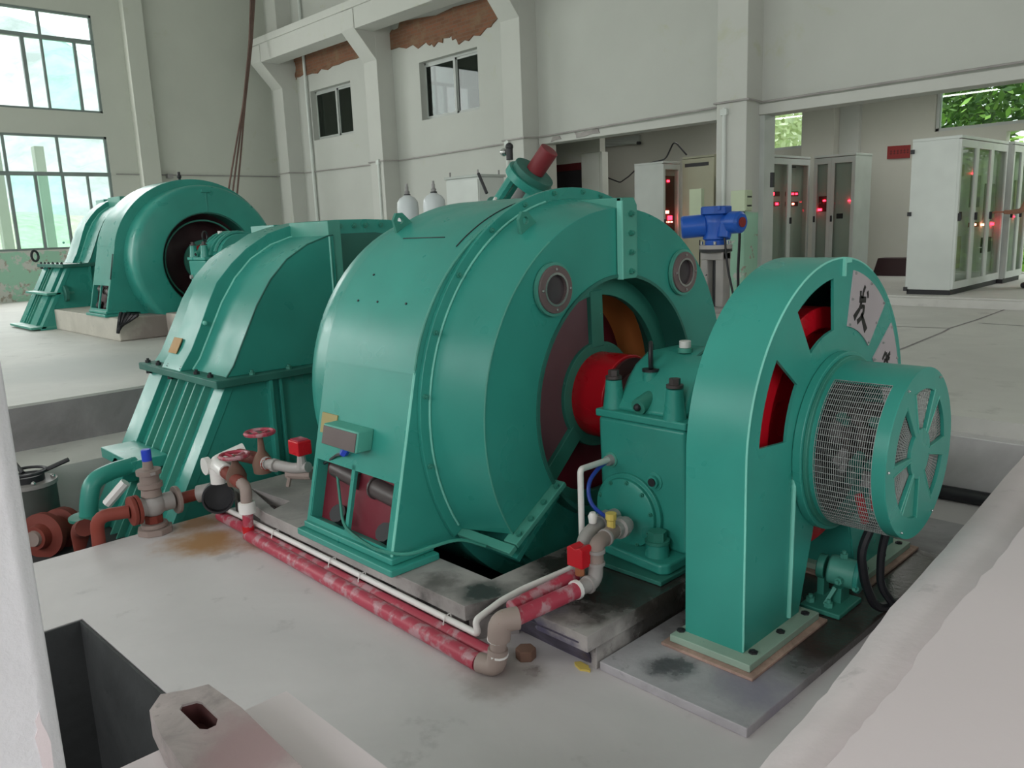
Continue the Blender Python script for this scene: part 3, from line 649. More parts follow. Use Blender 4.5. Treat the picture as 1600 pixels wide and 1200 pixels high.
        for x, a in ((-3.30, 150), (-3.14, 150), (-2.92, 150), (-3.28, 142)): MB().cyl((x, *pol(rr(a), a)), (x, *pol(rr(a) + .004, a)), .006, n=6).build('rivet', DARK, root)
    else:
        m, A0, A1 = shield(X1 - .005, -2.40, 1, False); m.build('end_shield', GREEN, root, ang=50)
        MB().plate([(3.08, 1.37), (3.10, 1.37), (3.10, 1.64), (3.08, 1.64)], 'x', -2.40, -2.393).box(-2.45, -2.38, 3.03, 3.15, 1.60, 1.64).build('top_split_flange', GREEN, root, bevel=.004)
        mm = MB().box(-.36, .0, 0, .004, 0, .06)
        slot = MB(); slot.revolve([(-3.24, 1.018), (-2.98, 1.018), (-2.98, 1.0), (-3.24, 1.0)], CY, CZ, 112, 126, 12); slot.build('vent_slot', DARK, root)
        MB().tube([(X1 + .003, foot_y(.62) - .01, .60), (X1 + .003, foot_y(.85), .9)], .006, 6).build('cable', BLACK, root)
        MB().ball((-3.16, 3.1, 1.84), .03, 10).cyl((-3.16, 3.1, 1.79), (-3.16, 3.1, 1.9), .018).build('lifting_eye', DARK, root)
    m, _, _ = shield(X0 + .005, X0 - .36, -1, False); m.build('rear_shield', GREEN, root, ang=50)
    # inside: rim ring, spider, mesh screens, rotor
    MB().revolve([(-2.74, .62), (-2.42, .60), (-2.42, .585), (-2.74, .60)], CY, CZ, n=64).build('air_tunnel', GREEND, root)
    sp = MB().revolve([(-2.60, .60 if near else .515), (-2.565, .60 if near else .515), (-2.565, .495), (-2.60, .495)], CY, CZ, n=64).revolve([(-2.60, .265), (-2.565, .265), (-2.565, .18), (-2.60, .18)], CY, CZ, n=48).build('spider_ring', GREEN2, root, ang=30, bevel=.003)
    for a in (92, 222, 318):
        if not near: continue
        u = Vector((0, math.cos(math.radians(a)), math.sin(math.radians(a)))); tt = Vector((0, -u.z, u.y)); mm = MB()
        mm.add([tuple(Vector((x, CY, CZ)) + u * r + tt * t) for x in (-2.60, -2.56) for r in (.24, .52) for t in (-.045, .045)], [(0, 1, 3, 2), (4, 6, 7, 5), (0, 4, 5, 1), (2, 3, 7, 6), (0, 2, 6, 4), (1, 5, 7, 3)])
        mm.build('spoke', GREEN2, root, bevel=.004)
    def sector(a0, a1, x, mat, name, r0=.25, r1=.51): MB().revolve([(x, r1), (x + .004, r1), (x + .004, r0), (x, r0)], CY, CZ, a0, a1, 24).build(name, mat, root)
    if near: sector(96, 220, -2.59, MAUVE, 'mesh_screen')
    if near: sector(224, 316, -2.63, DRED, 'baffle_plate')
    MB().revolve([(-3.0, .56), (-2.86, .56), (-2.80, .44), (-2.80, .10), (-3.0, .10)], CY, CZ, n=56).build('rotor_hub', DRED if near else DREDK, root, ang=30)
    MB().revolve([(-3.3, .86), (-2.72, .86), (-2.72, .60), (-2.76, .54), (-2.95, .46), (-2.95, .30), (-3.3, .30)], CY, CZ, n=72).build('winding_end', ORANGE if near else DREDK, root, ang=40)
    cpl = MB().cyl((-2.80, CY, CZ), (-2.545, CY, CZ), .12, n=32).cyl((-2.575, CY, CZ), (-2.375, CY, CZ), .213, n=56).build('coupling_drum', RED, root, ang=30, bevel=.006)
    MB().cyl((-2.375, CY, CZ), (-2.36, CY, CZ), .20, n=40).cyl((-2.36, CY, CZ), (-2.15, CY, CZ), .13, n=28).build('shaft', SHAFT, root, ang=30)
    return root
g1 = make_generator(True); tag(g1, 'large near green generator with two round sight ports and grey terminal box', 'generator', 'green generators')
g2 = make_generator(False); g2.location += Vector((-7.58, 1.36, .565)); tag(g2, 'far green generator with plain rounded end shield standing on pale plinth', 'generator', 'green generators')

def make_turbine(zlow):
    root = thing('turbine', (-5.25, 3.4, zlow)); YM = 3.40
    Pout = [(2.02, .765), (2.035, .79), (2.111, .895), (2.18, 1.026), (2.258, 1.188), (2.328, 1.316), (2.444, 1.434), (2.56, 1.527), (2.729, 1.621), (2.877, 1.662), (3.05, 1.69), (3.264, 1.70)]
    Pout = Pout + [(2 * YM - y, z) for y, z in reversed(Pout)]
    far_ = zlow > -.2
    if far_: Pout = [(YM + (y - YM) * .80, z) for y, z in Pout]
    Pin = [(2.105, .765), (2.158, .83), (2.258, 1.015), (2.348, 1.183), (2.455, 1.334), (2.58, 1.454), (2.734, 1.541), (2.889, 1.588), (2.93, 1.592), (2.93, .765)]
    if far_: Pin = [(YM + (y - YM) * .80, z) for y, z in Pin]
    MB().plate(Pout, 'x', -5.50, -5.20).build('hood_ring', GREEN, root, ang=30, bevel=.004)
    MB().plate(Pin, 'x', -5.20, -4.70).build('hood_box', GREEN, root, ang=30, bevel=.004)
    MB().plate(Pin, 'x', -5.85, -5.50).build('rear_box', GREEN, root, ang=30, bevel=.004)
    MB().box(-5.215, -4.71, 2.90, 2.995, .765, 1.685).build('hood_split_flange', GREENL, root, bevel=.004)
    MB().box(-5.85, -5.49, 2.93, 3.0, 1.55, 1.68).build('hood_split_flange', GREEN, root, bevel=.004)
    MB().tube([(-4.698, 2.896, z) for z in (.78, 1.2, 1.585)], .007, 6).build('weld_edge', EDGE, root)
    MB().tube([(-5.195, y, z) for y, z in Pin[:9]], .008, 6).build('weld_edge', EDGE, root)
    MB().tube([(-4.70, y - .004, z) for y, z in Pin[:9]], .005, 6).build('seam', GREEND, root)
    rp = [(y + .10, z - .02 if z < 1.4 else z - .095) for y, z in Pout[3:12]]
    MB().plate([(3.0, .765), (3.0, 1.6), (3.6, 1.6), (4.2, 1.5), (4.5, 1.1), (4.6, .765)], 'x', -5.2, -5.185).build('hood_plate', GREEND, root)
    for y in (3.10, 3.18, 3.30, 3.42, 3.52, 3.66, 3.8): bolt((-5.2, y, 1.655), 'x', root, .02, .016, GREEN2)
    MB().ball((-5.19, 2.215, 1.06), .016, 8).build('bolt', EDGE, root)
    f = MB().box(-5.87, -4.62, 2.0, 4.82, .718, .765).build('parting_flange', GREEND, root, bevel=.006)
    MB().box(-5.86, -4.625, 2.004, 2.02, .766, .767).build('flange_rim', GREEN2, f)
    for x in (-5.81, -5.62, -5.43, -5.22, -5.0, -4.80): bolt((x, 2.045, .765), 'z', f, .02, .018, DARK)
    for x in (-5.81, -5.43): MB().cyl((x, 2.045, .69), (x, 2.045, .718), .022, n=6).build('nut', DARK, f)
    for y in (2.25, 2.5, 2.75): bolt((-4.66, y, .765), 'z', f, .02, .018, GREEN2)
    # lower case: slanted front with end strips and stiffening fins
    def fy(z, d=0): return 2.065 - .535 * (.70 - z) + d
    zb = zlow; far = [(4.74, .72), (5.0 - .2, zb)]
    MB().plate([(fy(.72, .05), .72), (fy(zb, .05), zb), (4.80, zb), (4.74, .72)], 'x', -5.84, -4.675).build('lower_case', GREEN, root, bevel=.004)
    def strip(x0, x1, d, name, mat): MB().plate([(fy(.718, 0), .718), (fy(zb, 0), zb), (fy(zb, d), zb), (fy(.718, d), .718)], 'x', x0, x1).build(name, mat, root, bevel=.003)
    strip(-4.80, -4.67, .06, 'side_strip', GREEN); strip(-5.84, -5.62, .06, 'side_strip', GREEN)
    if far_: strip(-5.28, -4.98, .05, 'side_strip', GREEN)
    for x in ((-5.52, -5.40) if far_ else (-5.455, -5.345, -5.19, -5.075, -4.94)): 
        strip(x - .008, x + .008, .06, 'fin', GREENL)
    MB().plate([(2.34, .718), (2.34, max(zb, .1)), (2.365, max(zb, .1)), (2.365, .718)], 'x', -4.68, -4.625).build('gusset', GREEN, root, bevel=.003)
    MB().plate([(2.42, .718), (2.42, max(zb, .1)), (2.44, max(zb, .1)), (2.44, .718)], 'x', -4.68, -4.645).build('gusset', GREEN, root, bevel=.003)
    mm = MB().box(-5.5, -5.37, -.004, .002, 0, .095)
    mm.v = [(x, 2.078 + y + z * .55, .86 + z) for x, y, z in mm.v]
    if not far_: mm.build('nameplate', TAN, root)
    return root
t1 = make_turbine(-.28); tag(t1, 'near green turbine casing with arched hood above a dark bolted flange', 'turbine', 'green turbine casings')
MB().box(-5.66, -5.10, 1.62, 1.85, .20, .27).cyl((-5.38, 1.9, .16), (-5.38, 1.62, .16), .09, n=20).build('drain_branch', GREEN, t1, bevel=.006)
t2 = make_turbine(-.115); t2.location += Vector((-7.75, 1.38, .565)); tag(t2, 'far green turbine casing by the left windows, lifting eye at its corner', 'turbine', 'green turbine casings')
ORG[t2.name] = ORG[t2.name] 
def part2(mm, name, mat, **k):
    """a part of the far turbine, given in hall coordinates"""
    o = mm.build(name, mat, t2, **k); o.location = -Vector((-7.75, 1.38, .565)); return o
part2(MB().box(-13.5, -12.42, 3.15, 3.5, .92, .95), 'side_flange', GREENL, bevel=.004)
part2(MB().box(-13.55, -12.42, 2.9, 3.3, .47, .50), 'base_flange', GREENL, bevel=.004)
part2(MB().tube([(-13.45, 3.33 + .045 * math.cos(a), 1.45 + .075 * math.sin(a)) for a in [k * PI / 6 for k in range(13)]], .018, 6), 'lifting_eye', DARK)
part2(MB().cyl((-12.40, 3.4, .93), (-12.40, 3.36, .93), .11, n=20), 'hand_hole_cover', GREEND)

# bearing pedestal between the generator and the flywheel guard
def make_bearing(near):
    root = thing('bearing_pedestal', (-2.03, CY, .158))
    MB().plate([(-2.30, 2.50), (-1.79, 2.50), (-1.78, 3.62), (-2.32, 3.62)], 'z', .159, .178).build('base_plate', GREEND, root, bevel=.004)
    MB().plate([(-2.29, 2.60), (-1.83, 2.545), (-1.80, 2.575), (-1.80, 3.57), (-2.29, 3.57)], 'z', .178, .225).build('foot', GREEN, root, bevel=.012)
    MB().plate([(2.70, .22), (3.44, .22), (3.46, .765), (2.68, .765)], 'x', -2.255, -1.80).build('body', GREEN, root, bevel=.02)
    MB().box(-2.262, -1.79, 2.672, 3.468, .765, .80).build('cap_flange', GREEN, root, bevel=.008)
    m = MB().revolve([(-2.20, .02), (-2.20, .15), (-2.17, .235), (-2.10, .275), (-1.95, .285), (-1.645, .285), (-1.645, .02)], CY, CZ, 8, 172, 36); m.build('cap', GREEN, root, ang=40)
    MB().plate([(2.70, .795), (2.75, .86), (2.80, .93), (2.86, .985), (2.94, 1.025), (3.20, 1.025), (3.28, .985), (3.34, .93), (3.44, .795)], 'x', -2.19, -1.83).build('cap_saddle', GREEN, root, ang=30, bevel=.03)
    MB().revolve([(-1.925, .289), (-1.918, .292), (-1.91, .289), (-1.915, .28)], CY, CZ, 8, 172, 30).build('seam', GREEND, root)
    for x, y in ((-2.205, 2.735), (-1.875, 2.72), (-2.205, 3.41), (-1.875, 3.41)):
        MB().lathe([(0, .05), (.06, .042), (.125, .036), (.13, .036)], (x, y, .795), n=20).build('bolt_boss', GREEN, root, ang=40)
        MB().cyl((x, y, .93), (x, y, .942), .036, n=16).cyl((x, y, .942), (x, y, .968), .024, n=6).build('cap_bolt', STEELD, root)
    MB().lathe([(0, .05), (.10, .04), (.16, .036)], (-2.075, 2.83, .80), n=18).build('eye_boss', GREEN, root, ang=40)
    MB().cyl((-2.075, 2.83, .96), (-2.075, 2.83, .972), .038, n=14).tube([(-2.075, 2.83, .97)] + [(-2.075 + .03 * math.sin(a), 2.83 - .042 * math.sin(a), 1.03 - .055 * math.cos(a)) for a in [k * PI / 8 for k in range(17)]], .010, 8).build('eye_bolt', DARK, root)
    MB().cyl((-2.0, 2.98, 1.03), (-2.0, 2.98, 1.05), .032, n=16).build('filler_neck', GREENL, root)
    MB().cyl((-2.0, 2.98, 1.05), (-2.0, 2.98, 1.082), .026, n=16).build('filler_cap', PVC, root, bevel=.003)
    MB().cyl((-2.04, 2.69, .83), (-2.04, 2.80, .86), .035, n=14).build('temperature_plug', GREEN2, root)
    MB().box(-2.145, -2.05, 2.69, 2.705, .685, .74).build('nameplate', GREENL, root, bevel=.002)
    MB().ball((-2.04, 2.685, .83), .017, 8).build('plug_screw', DARK, root)
    cov = MB().lathe([(0, .175), (.03, .175), (.032, .155), (.05, .155), (.06, .13), (.062, .005)], (-2.09, 2.705, .355), (0, -1, 0), 40).build('oil_cooler_cover', GREEN, root, ang=30, bevel=.004)
    for k in range(10): a = 2 * PI * k / 10 + .2; bolt((-2.09 + .143 * math.cos(a), 2.655, .355 + .143 * math.sin(a)), '-y', cov, .010, .01, GREEN2)
    MB().lathe([(0, .04), (.01, .04), (.012, .034), (.02, .034)], (-2.185, 2.70, .575), (0, -1, 0), 16).build('sensor_port', GREENL, root)
    MB().lathe([(0, .026), (.03, .022)], (-2.185, 2.685, .575), (0, -1, 0), 12).build('sensor_plug', STEEL, root)
    MB().lathe([(0, .04), (.015, .04), (.017, .028), (.03, .026)], (-1.955, 2.70, .52), (0, -1, 0), 16).build('level_port', GREEN, root)
    MB().lathe([(0, .018), (.006, .018)], (-1.955, 2.67, .52), (0, -1, 0), 12).build('level_glass', DARK, root)
    for x, y in ((-1.90, 2.63), (-2.22, 2.66)):
        MB().lathe([(0, .052), (.05, .046), (.055, .05)], (x, y, .225), n=18).build('anchor_boss', GREEN, root, ang=40)
        MB().cyl((x, y, .28), (x, y, .292), .052, n=18).cyl((x, y, .292), (x, y, .33), .04, n=6).build('anchor_bolt', GREEN2, root)
    return root
b1 = make_bearing(True); tag(b1, 'green bearing pedestal with round bolted cover between generator and flywheel guard', 'bearing', 'green bearing pedestals')
b2 = copy_tree(b1); b2.location += Vector((-7.15, 1.22, .60)); b2['label'] = 'green bearing pedestal in front of the far generator, partly behind the near hood'
for e_ in (): pass
ribs = MB()
for k in range(4):
    x = -9.2 + .10 * k; ribs.tube([(x, 4.29 + .30 * math.cos(a), 1.36 + .30 * math.sin(a)) for a in [PI * (.1 + .8 * j / 10) for j in range(11)]], .022, 6)
o = ribs.build('cap_rib', GREEN, b1); o.parent = b2; 
o.location = Vector(ORG[b1.name]) - b2.location
o['kind'] = 'stuff'

# flywheel, guard, slip ring housing
fwm = thing('flywheel', (-1.48, CY, CZ - .55), 'red flywheel turning inside the green guard with cut-out windows', 'flywheel')
MB().revolve([(-1.56, .485), (-1.43, .485), (-1.43, .40), (-1.46, .38), (-1.46, .16), (-1.42, .15), (-1.42, .06), (-1.56, .06)], CY, CZ, n=72).build('wheel', RED, fwm, ang=30, bevel=.004)
MB().cyl((-1.63, CY, CZ), (-1.30, CY, CZ), .058, n=24).build('shaft_end', STEEL, fwm)
gd = thing('flywheel_guard', (-1.48, CY, .047), 'tall green flywheel guard with red seen through its cut-outs and brushed characters', 'guard')
RG = .675
out_l = [(CY - RG, .075)] + [(CY + RG * math.cos(math.radians(a)), CZ + RG * math.sin(math.radians(a))) for a in range(180, -1, -3)] + [(CY + RG, .075)]
legs = [(3.335, .075), (3.225, .40), (3.20, .42), (2.94, .42), (2.915, .40), (2.81, .075)]
def sect(r0, r1, a0, a1, cz=CZ, n=8): return arc(CY, cz, r1, a0, a1, n) + arc(CY, cz, r0, a1, a0, n)
# windows: long edge is an arc, the inner corners follow the hub
wins = [sect(.405, .605, 95.5, 124), sect(.40, .595, 144, 175)]
plates_ = [(47, 80), (3, 36)]
face = MB().plate(out_l + legs, 'x', -1.372, -1.36, wins + [sect(.42, .61, a + 1.5, b - 1.5) for a, b in plates_] + [ngon(CY, CZ, .09, 48)])
face.build('front_plate', GREEN, gd)
MB().plate(out_l + legs, 'x', -1.60, -1.588, [ngon(CY, CZ, .31, 48)]).build('rear_plate', GREEN, gd)
inn_l = [(CY - RG + .012, .075)] + [(CY + (RG - .012) * math.cos(math.radians(a)), CZ + (RG - .012) * math.sin(math.radians(a))) for a in range(180, -1, -3)] + [(CY + RG - .012, .075)]
out_r = [(CY - RG - .002, .075)] + [(CY + (RG + .002) * math.cos(math.radians(a)), CZ + (RG + .002) * math.sin(math.radians(a))) for a in range(180, -1, -3)] + [(CY + RG + .002, .075)]
MB().plate(out_r + inn_l[::-1], 'x', -1.601, -1.3595).build('rim_sheet', GREEN, gd, ang=25)
for sg in ([(2.81, .075), (2.915, .40), (2.927, .40), (2.822, .075)], [(3.335, .075), (3.225, .40), (3.213, .40), (3.323, .075)]):
    MB().plate(sg, 'x', -1.598, -1.365).build('leg_sheet', GREEN, gd)
for y0, y1, bs in ((2.335, 2.862, ((-1.335, 2.42), (-1.335, 2.62), (-1.335, 2.815), (-1.615, 2.385))), (3.28, 3.80, ((-1.335, 3.37), (-1.335, 3.56), (-1.335, 3.75)))):
    f = MB().box(-1.632, -1.30, y0, y1, .048, .076).build('foot_flange', DUSTG, gd, bevel=.003)
    for x, y in bs: bolt((x, y, .076), 'z', f, .017, .006, DARK)
MB().tube([(-1.356, 2.735, .672), (-1.356, 2.722, .09)], .010, 6).build('weld_edge', EDGE, gd)
MB().tube([(-1.361, CY - RG + .001, .08)] + [(-1.361, CY + RG * math.cos(math.radians(a)), CZ + RG * math.sin(math.radians(a))) for a in range(180, 60, -4)], .004, 6).build('weld_edge', EDGE, gd)
MB().box(-1.366, -1.35, 3.085, 3.10, 1.365, 1.437).box(-1.366, -1.352, 3.10, 3.15, 1.415, 1.432).build('weld_lug', EDGE, gd)
def stroke(pts, wd, x, n=10):
    """a tapering brush stroke in the plane of the guard's face"""
    P = [Vector(p) for p in pts]; q = []
    for i in range(len(P) - 1):
        for j in range(n): q.append(P[i].lerp(P[i + 1], j / n))
    q.append(P[-1]); m = MB(); L = []; 
    for i, p in enumerate(q):
        d = (q[min(i + 1, len(q) - 1)] - q[max(i - 1, 0)]).normalized(); nn = Vector((-d.y, d.x)); t = i / (len(q) - 1)
        ww = 1.35 * (wd[0] + (wd[1] - wd[0]) * t); L.append((p + nn * ww, p - nn * ww))
    vs = [(x, a.x, a.y) for pr in L for a in pr] + [(x + .0015, a.x, a.y) for pr in L for a in pr]; k = len(L); fs = []
    for i in range(k - 1):
        a = 2 * i; b = a + 2; o_ = 2 * k
        fs += [(a, a + 1, b + 1, b), (a + o_, b + o_, b + 1 + o_, a + 1 + o_), (a, b, b + o_, a + o_), (a + 1, a + 1 + o_, b + 1 + o_, b + 1)]
    fs += [(0, 2 * k, 2 * k + 1, 1), (2 * k - 2, 2 * k - 1, 4 * k - 1, 4 * k - 2)]
    return m.add(vs, fs)
fa = [([(3.291, 1.312), (3.273, 1.288), (3.271, 1.264)], (.006, .004)), ([(3.25, 1.296), (3.249, 1.28), (3.264, 1.265)], (.006, .003)), ([(3.314, 1.288), (3.32, 1.274), (3.321, 1.261)], (.006, .003)),
      ([(3.24, 1.262), (3.302, 1.256)], (.010, .009)), ([(3.261, 1.251), (3.244, 1.224), (3.218, 1.208), (3.195, 1.192)], (.005, .010)),
      ([(3.264, 1.222), (3.267, 1.234), (3.286, 1.23), (3.282, 1.206), (3.259, 1.185), (3.227, 1.173)], (.004, .008)), ([(3.263, 1.204), (3.28, 1.178), (3.313, 1.129)], (.005, .011))]
fb = [([(3.531, 1.011), (3.515, .996), (3.50, .983)], (.006, .004)), ([(3.539, 1.008), (3.543, .975)], (.005, .005)), ([(3.58, 1.0), (3.55, .989)], (.007, .004)), ([(3.554, .989), (3.577, .975)], (.004, .006)), ([(3.52, .977), (3.561, .972)], (.005, .006)),
      ([(3.526, .97), (3.50, .935), (3.48, .92)], (.006, .007)), ([(3.55, .97), (3.57, .93), (3.60, .905)], (.005, .009))]
for (a0, a1), strokes, nm in zip(plates_, (fa, fb), (1, 2)):
    p = MB().plate(sect(.412, .632, a0, a1), 'x', -1.3595, -1.355).build('character_plate', PLATE, gd)
    for pts, wd in strokes: stroke(pts, wd, -1.355).build('brush_stroke', INK, p)
    for r, a in ((.42, a0 + 2), (.42, a1 - 2), (.52, a0 + 1.5), (.52, a1 - 1.5), (.622, a0 + 1.5), (.622, a1 - 1.5), (.622, (a0 + a1) / 2)):
        bolt((-1.355, *pol(r, a)), 'x', p, .006, .004, BRIGHT, 'screw')
EZ = .72
ex = thing('slip_ring_housing', (-1.19, CY, EZ - .3), 'green drum housing with wire mesh side and slotted end cover, mounted on the flywheel guard', 'housing')
ER = .322
MB().revolve([(-1.359, .355), (-1.325, .355), (-1.325, .30), (-1.359, .30)], CY, EZ, n=64).build('mounting_ring', GREEN, ex, ang=30, bevel=.004)
MB().revolve([(-1.325, .34), (-1.31, .34), (-1.31, .29), (-1.325, .29)], CY, EZ, n=64).build('clamp_ring', GREEN2, ex, ang=30, bevel=.003)
MB().revolve([(-1.312, ER), (-1.29, ER), (-1.29, ER - .012), (-1.312, ER - .012)], CY, EZ, n=64).build('shell_ring', GREEN, ex, ang=30)
MB().revolve([(-1.085, ER), (-1.035, ER), (-1.035, ER - .012), (-1.085, ER - .012)], CY, EZ, n=64).build('shell_ring', GREEN, ex, ang=30, bevel=.003)
MB().revolve([(-1.30, ER), (-1.07, ER), (-1.07, ER - .010), (-1.30, ER - .010)], CY, EZ, 50, 121, 24).build('shell_sheet', GREEN, ex, ang=30)
# wire mesh: one curved perforated sheet
m = MB(); NA, NX = 70, 27; A0, A1 = 121, 410; X0_, X1_ = -1.292, -1.083
da = (A1 - A0) / NA; dx = (X1_ - X0_) / NX; hw, ha = .0008, .0009 / ER * 57.3
def cp(x, a, r): return (x, CY + r * math.cos(math.radians(a)), EZ + r * math.sin(math.radians(a)))
for j in range(NX + 1):
    x = X0_ + dx * j
    for i in range(NA): m.add([cp(x - hw, A0 + da * i, ER), cp(x + hw, A0 + da * i, ER), cp(x + hw, A0 + da * (i + 1), ER), cp(x - hw, A0 + da * (i + 1), ER)], [(0, 1, 2, 3)])
for i in range(NA + 1):
    a = A0 + da * i
    for j in range(NX): m.add([cp(X0_ + dx * j, a - ha, ER), cp(X0_ + dx * (j + 1), a - ha, ER), cp(X0_ + dx * (j + 1), a + ha, ER), cp(X0_ + dx * j, a + ha, ER)], [(0, 1, 2, 3)])
MB().cyl((-1.3575, CY, EZ), (-1.355, CY, EZ), .30, n=48).build('back_disc', DARK, ex)  # black disc added to paint the shade inside the closed drum
o = m.build('wire_mesh', MESHG, ex, recalc=False); tag(o, 'grey wire mesh', kind='stuff')
so = o.modifiers.new('thickness', 'SOLIDIFY'); so.thickness = .002
ends = [(128, 178), (64, 108), (4, 48), (-56, -14), (-172, -134), (-126, -92)]
MB().plate(ngon(CY, EZ, ER - .001, 64), 'x', -1.047, -1.034, [sect(.095, .243, a, b, EZ) for a, b in ends]).build('end_cover', GREEN, ex, bevel=.002)
for k, (a, b) in enumerate(ends):
    fr = MB()
    for a_ in (a - 1, b + 1):
        c, s_ = math.cos(math.radians(a_)), math.sin(math.radians(a_)); fr.tube([(-1.034, CY + r * c, EZ + r * s_) for r in (.088, .25)], .003, 6)
    fr.build('slot_rim', GREENL, ex)
    if k == 5:
        MB().plate(sect(.09, .25, a, b, EZ), 'x', -1.050, -1.046).build('blanking_plate', GREENL, ex); continue
    mm = MB()
    for j in range(14):
        t = a + (b - a) * (j + .5) / 14; c, s_ = math.cos(math.radians(t)), math.sin(math.radians(t)); mm.tube([(-1.05, CY + r * c, EZ + r * s_) for r in (.085, .25)], .0014, 4)
    for j in range(11):
        r = .095 + .0148 * j; mm.tube([(-1.05, CY + r * math.cos(math.radians(t)), EZ + r * math.sin(math.radians(t))) for t in [a + (b - a) * q_ / 5 for q_ in range(6)]], .0014, 4)
    tag(mm.build('slot_mesh', MESHG, ex), kind='stuff')
for a in (121, 180, 240, 300, 60): bolt((-1.034, CY + .305 * math.cos(math.radians(a)), EZ + .305 * math.sin(math.radians(a))), 'x', ex, .006, .005, BRIGHT, 'screw')
br = thing('brush_gear', (-1.2, CY, CZ - .12), 'grey slip rings and brush holders dimly seen through the wire mesh', 'brush gear')
for x in (-1.26, -1.20, -1.14): MB().revolve([(x - .016, .13), (x + .016, .13), (x + .016, .08), (x - .016, .08)], CY, CZ, n=40).build('slip_ring', STEELD, br, ang=30)
MB().cyl((-1.30, CY, CZ), (-1.10, CY, CZ), .08, n=24).build('shaft_stub', DARK, br)
for x in (-1.26, -1.20, -1.14):
    for a in (150, 200, 250):
        c, s_ = math.cos(math.radians(a)), math.sin(math.radians(a)); e = MB()
        e.tube([(x, CY + .14 * c, CZ + .14 * s_), (x, CY + .20 * c, CZ + .20 * s_)], .022, 6).tube([(x + .02, CY + .18 * c, CZ + .18 * s_), (x + .03, CY + .235 * c, CZ + .21 * s_ - .02)], .012, 6)
        e.build('brush_holder', random.choice([STEELD, STEEL, GREEND]), br)
MB().tube([(-1.17, CY - .20, EZ - .14), (-1.16, CY - .16, EZ - .25)], .016, 8).build('red_lead', RED, br); MB().tube([(-1.10, CY - .24, EZ - .12), (-1.10, CY - .225, EZ - .17)], .013, 8).build('red_lead', RED, br)
tag(MB().tube([(-1.17, 3.02, .44), (-1.20, 2.98, .32), (-1.19, 3.01, .18), (-1.16, 3.06, .06), (-1.12, 3.22, .05)], .018, 8, .05).build('power_cable', BLACK), 'thick black cable from the mesh housing to the floor, the left one', 'cable')
tag(MB().tube([(-1.12, 3.04, .46), (-1.15, 3.05, .30), (-1.15, 3.06, .16), (-1.10, 3.12, .055), (-1.05, 3.35, .05)], .016, 8, .05).build('power_cable', BLACK), 'thick black cable from the mesh housing to the floor, the right one', 'cable')

# small oil pump on its plate below the mesh housing
pu = thing('oil_pump', (-1.33, 3.02, .035), 'small turquoise gear pump bolted to a plate beside the flywheel guard', 'pump')
PX, PY = -1.36, 3.10
MB().box(-1.41, -1.245, 2.92, 3.13, .036, .058).build('bed_plate', GREEN2, pu, bevel=.006)
MB().cyl((-1.36, 3.07, .175), (-1.25, 3.09, .165), .060, n=24).build('pump_body', GREENL, pu, ang=30, bevel=.012)
MB().lathe([(0, .07), (.02, .072), (.03, .05)], (-1.255, 3.09, .166), (1, .15, -.05), 20).build('end_cap', GREEN, pu, bevel=.004)
MB().cyl((-1.40, 3.06, .18), (-1.37, 3.065, .178), .05, n=20).build('inlet_flange', GREEN2, pu, bevel=.004)
for p, d in (((-1.30, 3.07, .235), 'z'), ((-1.29, 3.015, .16), '-y'), ((-1.235, 3.05, .135), '-y')): bolt(p, d, pu, .016, .018, GREENL)
MB().box(-1.325, -1.285, 3.02, 3.10, .055, .12).build('pump_foot', GREEN2, pu, bevel=.003); MB().box(-1.40, -1.37, 3.05, 3.10, .055, .13).build('pump_foot', GREEN2, pu, bevel=.003)
MB().tube([(-1.30, 3.0, .13), (-1.325, 2.965, .062)], .010, 4).build('stay_bar', GREENL, pu)
for x, y in ((-1.31, 2.965), (-1.385, 2.965)): bolt((x, y, .058), 'z', pu, .018, .018, GREENL)

# ------------------------------------------------------------------ pipework in front of the machines
def pipe(name, pts, r, mat, label, cat='pipe', bend=.05, group=None, n=12):
    o = MB().tube(pts, r, n, bend).build(name, mat); return tag(o, label, cat, group)
rp1 = pipe('red_pipe', [(-3.96, 1.80, .034), (-2.075, 1.765, .034)], .033, PIPERED, 'worn red pipe along the floor, the outer of the two', n=16)
rp2 = pipe('red_pipe', [(-4.38, 1.835, .034), (-2.03, 1.832, .034)], .03, PIPERED, 'worn red pipe along the floor, the inner one beside the white tube', n=16)
for x in (-3.75, -3.2, -2.95, -2.35): MB().tube([(x, 1.825, .03), (x, 1.826, .072), (x, 1.838, .098), (x, 1.866, .098), (x, 1.868, .06)], .003, 5).build('cable_tie', PVC, rp1)
el = thing('pipe_riser', (-2.0, 1.785, 0), 'rusty elbow and riser joining the floor pipes to the red cooling pipe', 'pipe')
MB().tube([(-2.075, 1.768, .034), (-2.0, 1.785, .034), (-1.993, 1.79, .11)], .037, 14, .04).build('lower_elbow', RUSTY, el)
MB().cyl((-1.994, 1.79, .10), (-1.985, 1.79, .165), .03, n=14).build('nipple', RUSTY, el)
for z in (.085, .145): MB().cyl((-1.994, 1.79, z), (-1.993, 1.79, z + .008), .038, n=14).build('sealing_tape', PVC, el)
MB().tube([(-1.985, 1.79, .15), (-1.978, 1.79, .222), (-1.945, 1.85, .222)], .042, 14, .045).build('upper_elbow', RUSTY, el)
cp1 = pipe('cooling_pipe', [(-1.955, 1.835, .222), (-1.94, 2.165, .219)], .032, PIPERED, 'red cooling pipe rising to the bearing, the nearer of the two', n=16)
cp2 = pipe('cooling_pipe', [(-2.03, 1.90, .215), (-2.03, 2.26, .219)], .029, PIPERED, 'red cooling pipe rising to the bearing, the farther one below the red switch', n=16)
MB().cyl((-1.944, 2.155, .219), (-1.943, 2.172, .219), .038, n=14).build('sealing_tape', PVC, cp1)
